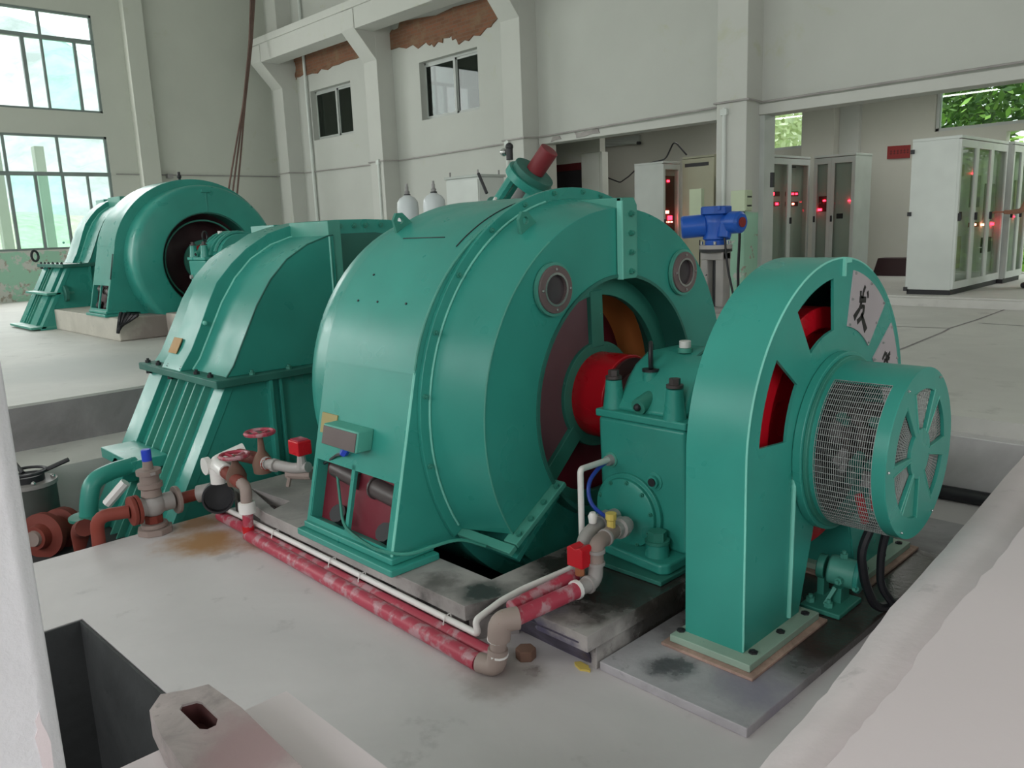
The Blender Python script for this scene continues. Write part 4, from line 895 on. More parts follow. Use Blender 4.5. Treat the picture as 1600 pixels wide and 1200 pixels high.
cf = thing('pipe_fittings', (-1.95, 2.35, .16), 'grey steel elbows and unions feeding the bearing cover', 'pipe')
MB().tube([(-1.943, 2.165, .219), (-1.94, 2.275, .215), (-1.94, 2.28, .30)], .029, 14, .045).build('elbow', GALV, cf)
MB().tube([(-1.94, 2.28, .28), (-1.945, 2.285, .365), (-1.985, 2.45, .365), (-2.02, 2.58, .345)], .031, 14, .05).build('upper_bend', RUSTY, cf)
MB().tube([(-2.03, 2.25, .219), (-2.035, 2.31, .22), (-2.04, 2.32, .35), (-2.075, 2.47, .37), (-2.10, 2.60, .36)], .031, 14, .05).build('rear_bend', GALV, cf)
for p, d in (((-1.94, 2.28, .285), (0, 0, 1)), ((-1.94, 2.283, .335), (0, 0, 1)), ((-1.94, 2.225, .218), (0, 1, 0)), ((-1.96, 2.36, .366), (-.2, 1, 0))):
    MB().lathe([(0, .036), (.012, .036)], p, d, 14).build('coupling_ring', GALV, cf)
MB().lathe([(0, .034), (.035, .034), (.04, .045), (.075, .045), (.08, .036), (.11, .036)], (-1.985, 2.45, .362), (-.2, 1, -.08), 12).build('union_nut', GALV, cf, ang=30)
MB().lathe([(0, .034), (.03, .034), (.035, .042), (.07, .042)], (-2.07, 2.46, .37), (-.2, 1, -.05), 12).build('union_nut', GALV, cf, ang=30)
MB().tube([(-1.95, 2.34, .38), (-1.95, 2.33, .32), (-1.945, 2.325, .28)], [.004, .006, .002], 5).build('sealing_thread', PVC, cf)
MB().lathe([(0, .018), (.03, .018), (.035, .023), (.06, .023)], (-1.975, 2.42, .39), n=10).build('brass_cap', YELLOW, cf)
MB().lathe([(0, .016), (.03, .02), (.045, .012)], (-2.055, 2.40, .395), n=12).build('white_cap', PVC, cf)
sw = thing('flow_switch', (-1.985, 2.235, .24), 'bright red flow switch box on the cooling pipes', 'switch')
MB().plate([(-.04, 0), (.04, 0), (.04, .075), (.025, .085), (0, .075), (-.025, .085), (-.04, .075)], 'y', -.032, .032).build('box', RED, sw, bevel=.004)
for p in sw.children:
    p.data.transform(Matrix.Translation(ORG[sw.name] + Vector((0, 0, .045)))); p.location = -Vector((0, 0, 0)) ; p.data.transform(Matrix.Translation(Vector((0, 0, 0)) ))
MB().cyl((-1.985, 2.235, .245), (-1.985, 2.235, .29), .02, n=8).build('stem', COPPER, sw)
pv = pipe('pvc_tube', [(-4.30, 1.85, .082), (-3.2, 1.853, .080), (-2.168, 1.85, .078), (-2.187, 1.853, .128), (-2.162, 1.97, .174), (-2.15, 2.08, .188), (-2.093, 2.30, .217), (-2.125, 2.41, .22), (-2.13, 2.415, .605), (-2.18, 2.66, .58)], .0135, PVC, 'white pvc tube along the red pipes rising to the bearing sensor', bend=.022)
hs = pipe('air_hose', [(-2.18, 2.65, .575), (-2.17, 2.58, .565), (-2.165, 2.50, .52), (-2.14, 2.48, .44), (-2.05, 2.46, .41), (-1.975, 2.42, .43)], .009, BLUEH, 'thin blue hose hanging from the bearing sensor to the brass cap', 'hose', .06)
tag(MB().cyl((-2.01, 1.945, 0), (-2.01, 1.945, .042), .04, n=6).build('anchor_nut', RUST, bevel=.004), 'rusty hexagonal anchor nut on the floor beside the riser', 'nut')
m = MB().plate(ragged([(-1.85, 2.035), (-1.80, 2.012), (-1.76, 2.03), (-1.79, 2.05), (-1.83, 2.055)], .004, 3), 'z', 0, .008); tag(m.build('yellow_rag', YELLOW), 'small yellow scrap on the floor at the foot of the painted band', 'scrap')

# ------------------------------------------------------------------ valves near the turbine
vb = thing('relief_valve', (-4.5, 1.515, 0), 'grey and rust upright relief valve with a blue cap at the pit edge', 'valve')
MB().cyl((-4.5, 1.51, 0), (-4.5, 1.51, .035), .095, n=8).cyl((-4.5, 1.51, .035), (-4.5, 1.51, .06), .07, n=16).build('bottom_flange', RUSTY, vb, bevel=.004)
MB().cyl((-4.5, 1.51, .06), (-4.5, 1.51, .105), .05, n=8).build('bottom_nut', RUSTRED, vb, bevel=.004)
MB().cyl((-4.5, 1.43, .16), (-4.5, 1.62, .16), .052, n=20).ball((-4.5, 1.515, .16), .07).build('valve_body', GALV, vb)
MB().lathe([(0, .055), (.04, .05), (.05, .065), (.075, .065), (.08, .052), (.12, .05), (.125, .066), (.15, .066), (.155, .03), (.18, .026), (.215, .024)], (-4.5, 1.513, .215), n=18).build('bonnet', RUSTY, vb, ang=35)
MB().box(-4.57, -4.53, 1.50, 1.525, .345, .36).box(-4.47, -4.43, 1.50, 1.525, .345, .36).build('clamp_ear', GALV, vb)
MB().lathe([(0, .026), (.06, .026), (.065, .022)], (-4.5, 1.513, .415), n=14).build('blue_cap', BLUEC, vb)
for y in (1.405, 1.43): MB().cyl((-4.5, y - .012, .155), (-4.5, y + .008, .155), .082, n=24).build('side_flange', RUSTRED, vb, bevel=.003)
MB().cyl((-4.5, 1.635, .155), (-4.5, 1.655, .155), .08, n=24).build('side_flange', RUSTY, vb, bevel=.003)
pipe('drain_pipe', [(-4.5, 1.655, .155), (-4.5, 1.775, .155)], .034, RUSTRED, 'short red pipe joining the relief valve to the dark sleeve')
pipe('drain_pipe', [(-4.52, 1.395, .15), (-4.58, 1.24, .15), (-4.60, 1.235, -.25)], .036, RUSTRED, 'red drain pipe bending down into the pit at the relief valve', bend=.07)
sl = thing('pipe_sleeve', (-4.4, 1.86, 0), 'large dark open pipe sleeve above the red pipes', 'pipe')
ax = Vector((.55, -.25, .10)).normalized(); c0 = Vector((-4.30, 1.80, .165))
MB().lathe([(-.12, .088), (0, .088), (0, .078), (-.11, .078)], c0, ax, 28).build('sleeve', BLACK, sl, ang=30)
MB().cyl(c0 - ax * .10, c0 - ax * .09, .08, n=24).build('dark_bore', BLACK, sl)
MB().cyl((-4.5, 1.77, .155), (-4.44, 1.84, .17), .05, n=16).build('grey_neck', GALV, sl)
va = thing('gate_valve', (-4.05, 1.82, .3), 'red pipework with two red handwheel valves before the turbine casing', 'valve')
MB().tube([(-3.957, 1.80, .06), (-3.945, 1.80, .17)], .028, 12).build('white_riser', PIPERED, va)
MB().lathe([(0, .03), (.0, .045), (.055, .045), (.06, .03)], (-3.945, 1.80, .165), n=12).build('union', PVC, va)
MB().tube([(-3.958, 1.802, .03), (-3.957, 1.80, .09)], .031, 12).build('red_tape', RED, va)
MB().tube([(-3.945, 1.80, .215), (-3.93, 1.80, .31), (-4.02, 1.81, .315)], .031, 12, .05).build('elbow', RUSTY, va)
MB().tube([(-4.0, 1.81, .312), (-4.22, 1.82, .335)], .035, 12).build('pipe_stub', RUSTRED, va)
MB().tube([(-4.20, 1.82, .335), (-4.37, 1.83, .35), (-4.33, 2.0, .40)], .042, 12, .05).lathe([(0, .05), (.03, .05)], (-4.37, 1.77, .345), (0, 1, 0), 14).tube([(-4.31, 1.82, .34), (-4.31, 1.82, .25)], .045, 12).build('white_tee', PVC, va)
MB().tube([(-4.30, 1.95, .385), (-4.05, 1.95, .405), (-3.90, 1.92, .41)], .036, 12).build('pipe_stub', RUSTRED, va)
for c, h in (((-4.10, 1.83, .33), .115), ((-3.98, 1.93, .40), .17)):
    c = Vector(c); bv = MB().lathe([(-.05, .05), (.0, .055), (.03, .045), (.05, .034), (.07, .02), (h, .012)], c, n=14).build('valve_bonnet', RUST, va, ang=40)
    hwz = c.z + h; w_ = MB().tube([(c.x + .075 * math.cos(a), c.y + .075 * math.sin(a), hwz) for a in [2 * PI * k / 16 for k in range(17)]], .011, 6)
    for k in range(4): a = PI / 2 * k + .3; w_.tube([(c.x, c.y, hwz - .01), (c.x + .075 * math.cos(a), c.y + .075 * math.sin(a), hwz)], .008, 5)
    w_.build('handwheel', PIPERED, va)
gp = thing('drain_fitting', (-3.75, 1.95, .4), 'grey threaded pipe with a red switch head beside the generator foot', 'pipe')
MB().tube([(-3.93, 1.92, .41), (-3.83, 1.94, .415), (-3.72, 1.97, .41), (-3.62, 2.0, .43)], .028, 12, .04).build('grey_pipe', GALV, gp)
for t in (.0, .5): MB().lathe([(0, .036), (.025, .036)], (-3.93 + .14 * t, 1.92 + .02 * t, .412), (1, .2, .02), 10).build('coupling_ring', GALV, gp)
MB().tube([(-3.78, 1.97, .37), (-3.62, 2.02, .385)], .028, 10).tube([(-3.75, 1.96, .36), (-3.76, 1.95, .31)], .012, 6).build('lower_pipe', RUSTY, gp)
MB().lathe([(0, .03), (.06, .022), (.07, .022)], (-3.655, 1.985, .42), n=10).build('switch_neck', GALV, gp)
MB().box(-3.70, -3.60, 1.94, 2.02, .50, .575).build('switch_head', RED, gp, bevel=.006)
MB().box(-3.69, -3.61, 1.95, 2.01, .575, .58).build('switch_lid', PIPERED, gp)
# green drain elbow at the turbine
ge = thing('drain_elbow', (-5.1, 1.45, -.25), 'green bent drain pipe coming off the turbine casing into the pit', 'pipe')
MB().tube([(-5.16, 1.66, .235), (-5.12, 1.50, .235), (-5.10, 1.385, .205), (-5.09, 1.35, .08), (-5.09, 1.34, -.0)], .052, 14, .06).build('bent_pipe', GREEN, ge)
MB().lathe([(0, .11), (.02, .11)], (-5.09, 1.34, -.01), n=24).build('end_flange', GREEN2, ge, bevel=.003)
MB().lathe([(-.3, .06), (0, .06)], (-5.09, 1.34, -.01), n=16).build('stand_pipe', DARK, ge)
MB().tube([(-4.86, 1.50, .22), (-4.92, 1.40, .10)], .03, 8).build('white_bracket', PVC, ge)
# handwheel stand in the pit on the left
hsn = thing('valve_stand', (-5.75, 1.19, -.3), 'dark valve stand with a three-spoke handwheel in the left pit', 'valve')
VX, VY, VZ = -5.75, 1.19, .135
MB().cyl((VX, VY, -.3), (VX, VY, .10), .16, n=24).build('drum', paint('grimy grey steel', (.10, .11, .10), .5, .4), hsn, ang=30, bevel=.008)
MB().cyl((VX, VY, .10), (VX, VY, .125), .17, n=24).build('drum_lid', GALV, hsn, ang=30)
MB().tube([(VX + .115 * math.cos(a), VY + .115 * math.sin(a), VZ + .05) for a in [2 * PI * k / 24 for k in range(25)]], .010, 6).build('wheel_rim', DARK, hsn)
MB().cyl((VX, VY, .125), (VX, VY, VZ + .03), .10, n=20).build('hub', DARK, hsn)
for a in (65, 185, 305):
    c, s_ = math.cos(math.radians(a)), math.sin(math.radians(a)); MB().tube([(VX + .06 * c, VY + .06 * s_, VZ + .03), (VX + .25 * c, VY + .25 * s_, VZ + .10)], .014, 6).build('spoke_bar', DARK, hsn)
for k in range(5): a = 2 * PI * k / 5; MB().ball((VX + .145 * math.cos(a), VY + .145 * math.sin(a), .135), .015, 8).build('bolt', BRIGHT, hsn)
rf = thing('rusted_coupling', (-5.35, 1.22, -.3), 'heap of rusty red flanged pipe low in the left pit', 'pipe')
ax = Vector((.6, -.75, .1)).normalized(); c0 = Vector((-5.45, 1.22, -.15))
MB().lathe([(-.12, .13), (-.06, .13), (-.05, .09), (.05, .09), (.06, .14), (.10, .14), (.11, .08), (.16, .07)], c0, ax, 28).build('flanged_pipe', RUSTRED, rf, ang=35)
MB().lathe([(0, .05), (.02, .045)], c0 + ax * .16, ax, 16).build('pipe_end', RUSTY, rf)
MB().tube([(-5.15, 1.30, -.25), (-5.05, 1.27, -.05), (-4.9, 1.26, .0)], .05, 12, .06).build('side_pipe', RUSTRED, rf)

# ------------------------------------------------------------------ hall furniture behind the machines
def local(name, loc, rz, label, cat, group=None):
    r = thing(name, loc, label, cat, group); r.rotation_euler = (0, 0, rz); ORG[r.name] = Vector((0, 0, 0)); return r
def cabinet(loc, rz, L, Dp, H, panes, label, leds=(), mat=WHITEP, glass=True, gauges=()):
    """doors on local +x, length L along local y, depth Dp, origin at the front lower corner"""
    r = local('electrical_cabinet', loc, rz, label, 'cabinet', 'electrical cabinets of the control room'); t = .025
    MB().box(-Dp, -.03, 0, t, .06, H).build('side_panel', mat, r, bevel=.004)
    MB().box(-Dp, -.03, L - t, L, .06, H).build('side_panel', mat, r, bevel=.004)
    MB().box(-Dp, -Dp + .02, t, L - t, .06, H).build('back_panel', CABG, r)
    MB().box(-Dp, .0, -.005, L + .005, H, H + .035).build('roof', mat, r, bevel=.004)
    MB().box(-Dp + .02, -.03, .01, L - .01, 0, .06).build('base', DARK, r)
    MB().box(-.12, -.10, t, L - t, .06, H).build('instrument_panel', mat, r)
    n = len(panes)
    for k, (a, b, kind) in enumerate(panes):
        w_ = .055
        d = MB().plate([(a, .07), (b, .07), (b, H - .01), (a, H - .01)], 'x', -.03, 0, [[(a + w_, .16), (b - w_, .16), (b - w_, H - .10), (a + w_, H - .10)]] if kind == 'g' else []).build('door', mat, r, bevel=.003)
        if kind == 'g': MB().box(-.02, -.016, a + w_ - .01, b - w_ + .01, .15, H - .09).build('pane', GLASSC, d)
        MB().box(0, .03, a + .02, a + .04, H * .48, H * .53).build('door_handle', DARK, d)
    for y, z, sz, hot in leds:
        MB().box(-.102, -.070, y - sz, y + sz, z - sz * .6, z + sz * .6).build('indicator_lamp', LEDW if hot else LED, r)
    for y, z, w_, h_, m_ in gauges: MB().box(-.105, -.085, y - w_, y + w_, z - h_, z + h_).build('meter', m_, r, bevel=.003)
    return r
c1 = cabinet((-3.37, 10.76, F), 0, 1.84, .56, 1.86, [(0, .61, 'g'), (.61, 1.20, 'g'), (1.20, 1.84, 'g')], 'large pale cabinet with glass doors in the right opening, blank side to the hall',
             [(.15, .81, .022, 1), (.95, .83, .02, 1), (1.27, .82, .02, 1), (1.68, .82, .03, 0), (.80, 1.47, .02, 0)], gauges=[(.3, 1.5, .12, .07, CABY), (.9, 1.25, .18, .2, STEEL), (.9, 1.0, .06, .05, PVC), (.3, .95, .14, .05, DARK), (.95, .83, .2, .03, SIGNR), (1.5, 1.1, .2, .25, STEEL), (.3, .5, .18, .2, CABY), (1.5, .55, .2, .1, DARK)])
for z in (.04, .97, 1.72): MB().box(-.57, -.53, -.03, .0, z, z + .05).build('hinge', DARK, c1)
c2 = cabinet((-3.31, 12.66, F), 0, .80, .6, 1.86, [(0, .42, 'g'), (.42, .8, 'g')], 'second pale cabinet behind the large one, where the person reaches', [(.55, .9, .018, 0)], gauges=[(.2, 1.3, .1, .2, STEEL), (.6, 1.2, .1, .2, CABY)])
c3 = cabinet((-6.15, 11.33, F), 0, 1.30, .55, 1.90, [(0, .64, 'g'), (.64, 1.3, 'g')], 'cabinet with red digital displays under the small bright window', [(.27, 1.37, .035, 0), (.40, 1.22, .03, 0), (.22, 1.22, .03, 0), (.78, 1.37, .025, 0), (.90, 1.37, .025, 0), (1.02, 1.37, .025, 0), (.78, 1.215, .03, 0), (.92, 1.215, .022, 1)],
             CABG, gauges=[(.9, 1.37, .2, .035, SIGND), (.9, 1.215, .2, .035, SIGND), (.3, 1.37, .2, .035, SIGND), (.3, 1.22, .2, .035, SIGND), (.9, 1.78, .1, .012, DARK)])
c4 = cabinet((-6.12, 12.70, F), -PI / 2, .66, .6, 1.91, [(0, .28, 'g'), (.28, .66, 'g')], 'cabinet in the corner facing the hall with one bright red lamp', [(.08, 1.11, .03, 0), (.15, 1.25, .02, 0), (.55, 1.23, .015, 0)], CABG, gauges=[(.15, 1.2, .1, .12, SIGND), (.4, 1.0, .05, .04, DARK)])
c5 = cabinet((-8.40, 11.85, F), 0, .50, .62, 2.0, [(0, .5, 'g')], 'pale cabinet in the left opening with a glowing red glass front', [(.25, 1.71, .03, 0), (.22, 1.18, .04, 1), (.17, 1.01, .02, 1), (.26, 1.01, .02, 1), (.35, 1.01, .02, 1), (.3, 1.08, .06, 0)], WHITEP, gauges=[(.25, 1.3, .2, .5, SIGND)])
c6 = cabinet((-8.25, 12.2, F), -PI / 2, .62, .5, 2.06, [(0, .62, 'p')], 'cream cabinet with a dark vent slot next to the glowing red one', [], CABY)
MB().box(0, .006, .05, .52, 1.92, 1.98).build('vent_slot', DARK, c6)
MB().box(-.02, .012, -.01, .63, 2.0, 2.05).build('cornice', CABY, c6)
c7 = cabinet((-7.45, 12.3, F), -PI / 2, .5, .5, 1.75, [(0, .5, 'p')], 'dark narrow cabinet at the right end of the left opening', [], DARK)
tag(MB().box(-6.73, -6.53, 10.12, 10.2, 1.45, 2.03).build('notice_board', BOXG, bevel=.004), 'small pale green board beside the pillar behind the blue actuator', 'board')
tag(MB().plate([(-5.56, F), (-5.02, F), (-5.02, .86), (-5.48, .86)], 'y', 13.75, 14.05).build('brown_crate', DBROWN, bevel=.01), 'dark brown box on the control room floor left of the large cabinet', 'box')
sg = thing('red_sign', (-5.54, 14.57, 2.48), 'small dark red sign on the control room wall left of the large cabinet', 'sign')
MB().plate([(-5.73, 2.49), (-5.36, 2.48), (-5.36, 2.69), (-5.73, 2.70)], 'y', 14.565, 14.595).build('board', SIGNR, sg, bevel=.004)
for k in range(6):
    x = -5.68 + .055 * k; m = MB().box(x, x + .03, 14.561, 14.566, 2.60, 2.612).box(x + .011, x + .019, 14.561, 14.566, 2.555, 2.63).box(x - .002, x + .034, 14.561, 14.566, 2.565, 2.575)
    m.build('lettering', SIGND, sg)
lp = thing('tube_lamp', (-11.4, 14.5, 3.3), 'unlit dusty tube lamp on the wall of the left opening', 'lamp')
MB().cyl((-11.9, 14.5, 3.36), (-10.95, 14.5, 3.26), .03, n=12).build('tube', CABG, lp); MB().box(-11.93, -10.92, 14.52, 14.595, 3.26, 3.42).build('batten', CABG, lp); MB().cyl((-10.95, 14.5, 3.26), (-10.88, 14.5, 3.253), .034, n=12).build('lamp_cap', DARK, lp)
tag(MB().tube([(-12.0, 14.55, 3.3), (-12.0, 14.55, 2.85), (-11.8, 14.5, 2.6), (-11.35, 14.4, 2.46), (-10.8, 14.0, 2.55), (-9.3, 12.4, 2.62), (-8.6, 12.2, 2.66), (-8.35, 12.1, 2.95), (-8.2, 12.25, 2.7)], .014, 6, .1).build('loose_wire', DARK), 'loose dark wire sagging across the left opening to the cabinets', 'wire')
# grey-white cabinet and gas cylinders standing in the hall
hc = thing('switch_cabinet', (-8.9, 7.95, U), 'white switch cabinet standing in the hall behind the near generator', 'cabinet')
MB().box(-9.25, -8.55, 7.72, 8.2, U, 2.30).build('body', WHITEP, hc, bevel=.004); MB().box(-9.24, -8.56, 7.70, 7.72, U + .08, 2.27).build('door', WHITEP, hc, bevel=.003); MB().box(-9.27, -8.53, 7.69, 8.22, 2.30, 2.335).build('roof', CABG, hc, bevel=.003)
for x, y in ((-9.2, 7.75), (-8.6, 7.75), (-8.6, 8.15)): MB().cyl((x, y, 2.335), (x, y, 2.40), .012, n=8).build('lifting_ring', STEEL, hc)
for k, (x, y) in enumerate(((-7.27, 5.5), (-6.81, 5.5))):
    cy = thing('gas_cylinder', (x, y, U), ('white gas cylinder behind the near generator, the left one of the pair', 'white gas cylinder behind the near generator, right beside the cabinet')[k], 'cylinder', 'white gas cylinders')
    MB().lathe([(0, .116), (1.40, .118), (1.46, .112), (1.50, .085), (1.52, .05), (1.535, .03)], (x, y, U), n=32).build('body', LWHITE, cy, ang=40)
    MB().lathe([(1.53, .022), (1.57, .03), (1.58, .018), (1.62, .018), (1.63, .012), (1.655, .012)], (x, y, U), n=12).build('valve', STEEL, cy)
    MB().lathe([(1.53, .036), (1.545, .036)], (x, y, U), n=16).build('neck_ring', DARK, cy)
# slanted green servo with red cylinder behind the near generator
sv = thing('nozzle_servo', (-5.0, 5.0, .5), 'slanted green servo frame with a red cylinder showing above the near generator', 'servo')
ax = Vector((.62, .0, .78)).normalized(); P0 = Vector((-5.36, 5.2, 1.56))
P0 = Vector((-5.30, 5.1, 1.72)); ax = Vector((.55, .12, .62)).normalized(); sd = ax.orthogonal().normalized(); sd2 = ax.cross(sd)
MB().lathe([(-.06, .21), (.02, .21), (.02, .12), (.05, .12)], P0, ax, 28).build('lower_flange', GREEN, sv, ang=30, bevel=.004)
MB().lathe([(.33, .22), (.40, .22)], P0, ax, 28).build('upper_flange', GREEN, sv, ang=30, bevel=.004)
for k in range(4):
    a = PI / 2 * k + .6; o_ = (sd * math.cos(a) + sd2 * math.sin(a)) * .15
    MB().tube([P0 + o_, P0 + o_ + ax * .34], .045, 8).build('yoke_leg', GREEN, sv)
MB().cyl(P0, P0 + ax * .36, .045, n=16).build('piston_rod', STEEL, sv)
MB().cyl(P0 + ax * .40, P0 + ax * .46, .19, n=28).build('cylinder_head', GREEND, sv, bevel=.004)
MB().cyl(P0 + ax * .46, P0 + ax * .69, .082, n=28).build('red_cylinder', paint('dark red paint', (.20, .02, .028), .5), sv, ang=30, bevel=.006)
MB().lathe([(-.9, .13), (-.06, .16)], P0, ax, 20).build('nozzle_pipe', GREEN, sv)
q0 = P0 + ax * .42 + Vector((-.17, -.1, .14)); MB().cyl(q0, q0 + Vector((0, 0, .10)), .03, n=12).ball(q0 + Vector((0, 0, .11)), .035, 10).build('black_knob', DARK, sv); MB().ball(q0 + Vector((-.07, 0, .07)), .035, 10).build('bright_fitting', BRIGHT, sv)
MB().tube([P0 + Vector((-.12, -.12, .18)), P0 + Vector((-.22, -.12, .36))], .014, 6).build('lever', DARK, sv)
MB().tube([P0 + Vector((.02, -.2, .04)), P0 + Vector((.1, -.22, .13))], .015, 6).build('grey_lever', PVC, sv)
for o_ in (P0 + Vector((.2, .05, -1.27)),): MB().box(o_.x - .25, o_.x + .2, o_.y - .2, o_.y + .2, -0.0, .9).build('support', GREEND, sv)
# blue electric valve actuator on its grey column
va2 = thing('valve_actuator', (-5.53, 8.9, U), 'bright blue electric valve actuator on a grey yoke column before the pillar', 'actuator')
X, Y = -5.53, 8.9
MB().lathe([(1.28, .13), (1.34, .13), (1.36, .16), (1.42, .15), (1.55, .17), (1.64, .16), (1.66, .14)], (X, Y, 0), n=24).build('gear_housing', BLUE, va2, ang=40)
MB().plate(ngon(0, 0, .19, 8, PI / 8), 'z', 1.655, 1.75).build('top_cover', BLUE, va2, bevel=.012); va2.children[-1].data.transform(Matrix.Translation((X, Y, 0)))
MB().box(X - .12, X + .14, Y - .14, Y + .12, 1.70, 1.755).build('cover_plate', BLUE, va2, bevel=.01)
d = Vector((-.80, -.55, -.06)).normalized()
MB().lathe([(-.05, .12), (.12, .12), (.13, .138), (.40, .138), (.42, .12)], (X, Y, 1.535), d, 28).build('motor', BLUE, va2, ang=35)
d2 = Vector((.95, -.15, .0)).normalized()
MB().lathe([(.0, .11), (.22, .11), (.23, .135), (.36, .13), (.385, .10)], (X, Y + .02, 1.55), d2, 24).build('switch_chamber', BLUE, va2, ang=35)
MB().lathe([(.385, .06), (.40, .06)], (X, Y + .02, 1.55), d2, 16).build('dial', SIGNR, va2)
MB().lathe([(0, .09), (.17, .08)], (X + .16, Y - .03, 1.53), (0, -.3, -1), 16).build('cable_box', BLUE, va2, ang=35)
MB().lathe([(1.20, .20), (1.235, .20)], (X, Y, 0), n=24).build('flange', DARK, va2); MB().lathe([(1.235, .20), (1.285, .20)], (X, Y, 0), n=24).build('flange', GALV, va2, bevel=.004)
MB().box(X - .16, X - .06, Y - .09, Y + .09, .52, 1.2).build('yoke_leg', GALV, va2, bevel=.015); MB().box(X + .05, X + .16, Y - .09, Y + .09, .52, 1.2).build('yoke_leg', GALV, va2, bevel=.015)
MB().box(X - .16, X + .16, Y - .1, Y + .1, 1.10, 1.205).build('yoke_head', GALV, va2, bevel=.015); MB().lathe([(.45, .21), (.50, .21), (.52, .17)], (X, Y, 0), n=24).build('yoke_base', GALV, va2, bevel=.004)
MB().cyl((X, Y, .5), (X, Y, 1.25), .035, n=12).build('spindle', DARK, va2)
for k in range(4): a = PI / 2 * k + .5; MB().cyl((X + .17 * math.cos(a), Y + .17 * math.sin(a), 1.29), (X + .17 * math.cos(a), Y + .17 * math.sin(a), 1.33), .018, n=8).build('bolt', BRIGHT, va2)
tag(MB().tube([(X + .17, Y - .08, 1.38), (X + .22, Y - .08, 1.0), (X + .31, Y - .06, .60), (X + .36, Y, .46)], .014, 8, .1).build('actuator_cable', BLACK), 'black cable hanging from the blue actuator to the floor', 'cable')
tag(MB().tube([(X - .19, Y - .06, 1.35), (X - .19, Y - .06, .95), (X - .12, Y - .06, .90), (X - .06, Y - .1, .92)], .008, 6, .06).build('thin_wire', BLACK), 'thin black wire looped on the left of the grey actuator column', 'wire')
jb = thing('junction_box', (-5.92, 10.25, 1.68), 'pale green junction box fixed to the pillar right of the blue actuator', 'box')
MB().box(-6.06, -5.84, 10.12, 10.298, 1.69, 1.97).build('box', BOXG, jb, bevel=.005); MB().box(-5.84, -5.828, 10.13, 10.29, 1.70, 1.96).build('cover', BOXG, jb, bevel=.003)
for z in (1.76, 1.88):
    for y in (10.17, 10.21, 10.25): MB().cyl((-5.828, y, z), (-5.818, y, z), .012, n=8).build('push_button', DARK, jb)
MB().cyl((-5.96, 10.2, 1.65), (-5.96, 10.2, 1.69), .03, n=10).build('cable_gland', DARK, jb)
tag(MB().tube([(-5.96, 10.2, 1.66), (-5.955, 10.19, 1.3), (-5.965, 10.18, .9), (-5.95, 10.17, .46)], .020, 8).build('box_cable', BLACK), 'black cable running down the pillar from the pale green junction box', 'cable')
tag(MB().box(-5.74, -5.70, 10.6, 10.66, 2.0, 2.2).build('door_latch', DARK, bevel=.004), 'small dark latch on the door jamb right of the pillar', 'latch')
tag(MB().cyl((-1.9, 4.72, .04), (-.95, 4.76, .04), .04, n=12).build('black_conduit', BLACK), 'black conduit lying at the foot of the far pit wall', 'pipe')
m = MB()
for k in range(5): m.tube([(-9.98 + .02 * k, 3.30 + .03 * k, .74), (-9.93 + .02 * k, 3.26 + .04 * k, .80 - .01 * k), (-9.90, 3.22 + .03 * k, .70), (-9.96 + .015 * k, 3.21, .56 + .02 * k)], .022, 6, .04)
tag(m.build('cable_bundle', BLACK), 'black bundle of cable ends hanging over the corner of the far plinth', 'cable')
# plinth block carrying the far bearing
tag(MB().box(-9.75, -8.8, 3.70, 5.3, U, .757).build('concrete_plinth', PLINTH, bevel=.015), 'smaller concrete block under the far bearing pedestal', 'plinth')
# near wall post at the left edge, ragged and chipped
m = MB().plate([(-1.72, .0), (-1.40, .0), (-1.40, .262), (-1.42, .285), (-1.72, .285)], 'z', U, 2.9)
po = m.build('white_post', POST, bevel=.008); tag(po, 'chipped white plaster post cut off by the left edge of the picture', 'post')
MB().plate(ragged([(.245, .56), (.261, .55), (.261, .80), (.252, .86), (.243, .82), (.248, .7)], .003, 3), 'x', -1.405, -1.398).build('bare_patch', PINKISH, po)
# slotted block lying on the pit edge
bk = thing('slotted_block', (-1.68, .62, U), 'old pinkish concrete block with an oblong slot lying on the pit edge', 'block')
blk = [(-1.90, .60), (-1.87, .655), (-1.855, .70), (-1.70, .71), (-1.45, .70), (-1.2, .69), (-1.2, .50), (-1.5, .52), (-1.72, .535), (-1.85, .555)]
slot = [(-1.815, .618), (-1.805, .648), (-1.79, .655), (-1.70, .654), (-1.675, .638), (-1.675, .618), (-1.69, .606), (-1.80, .606)]
MB().plate(blk, 'z', U + .002, U + .07, [slot]).build('block', BLOCKM, bk, bevel=.012)
MB().plate([(-1.74 + (x + 1.74) * 1.001, .631 + (y - .631) * 1.001) for x, y in slot], 'z', U + .004, U + .064, [[(-1.74 + (x + 1.74) * .96, .631 + (y - .631) * .90) for x, y in slot]]).build('slot_wall', HOLE, bk)
MB().plate(slot, 'z', U + .006, U + .014).build('slot_floor', HOLE, bk)
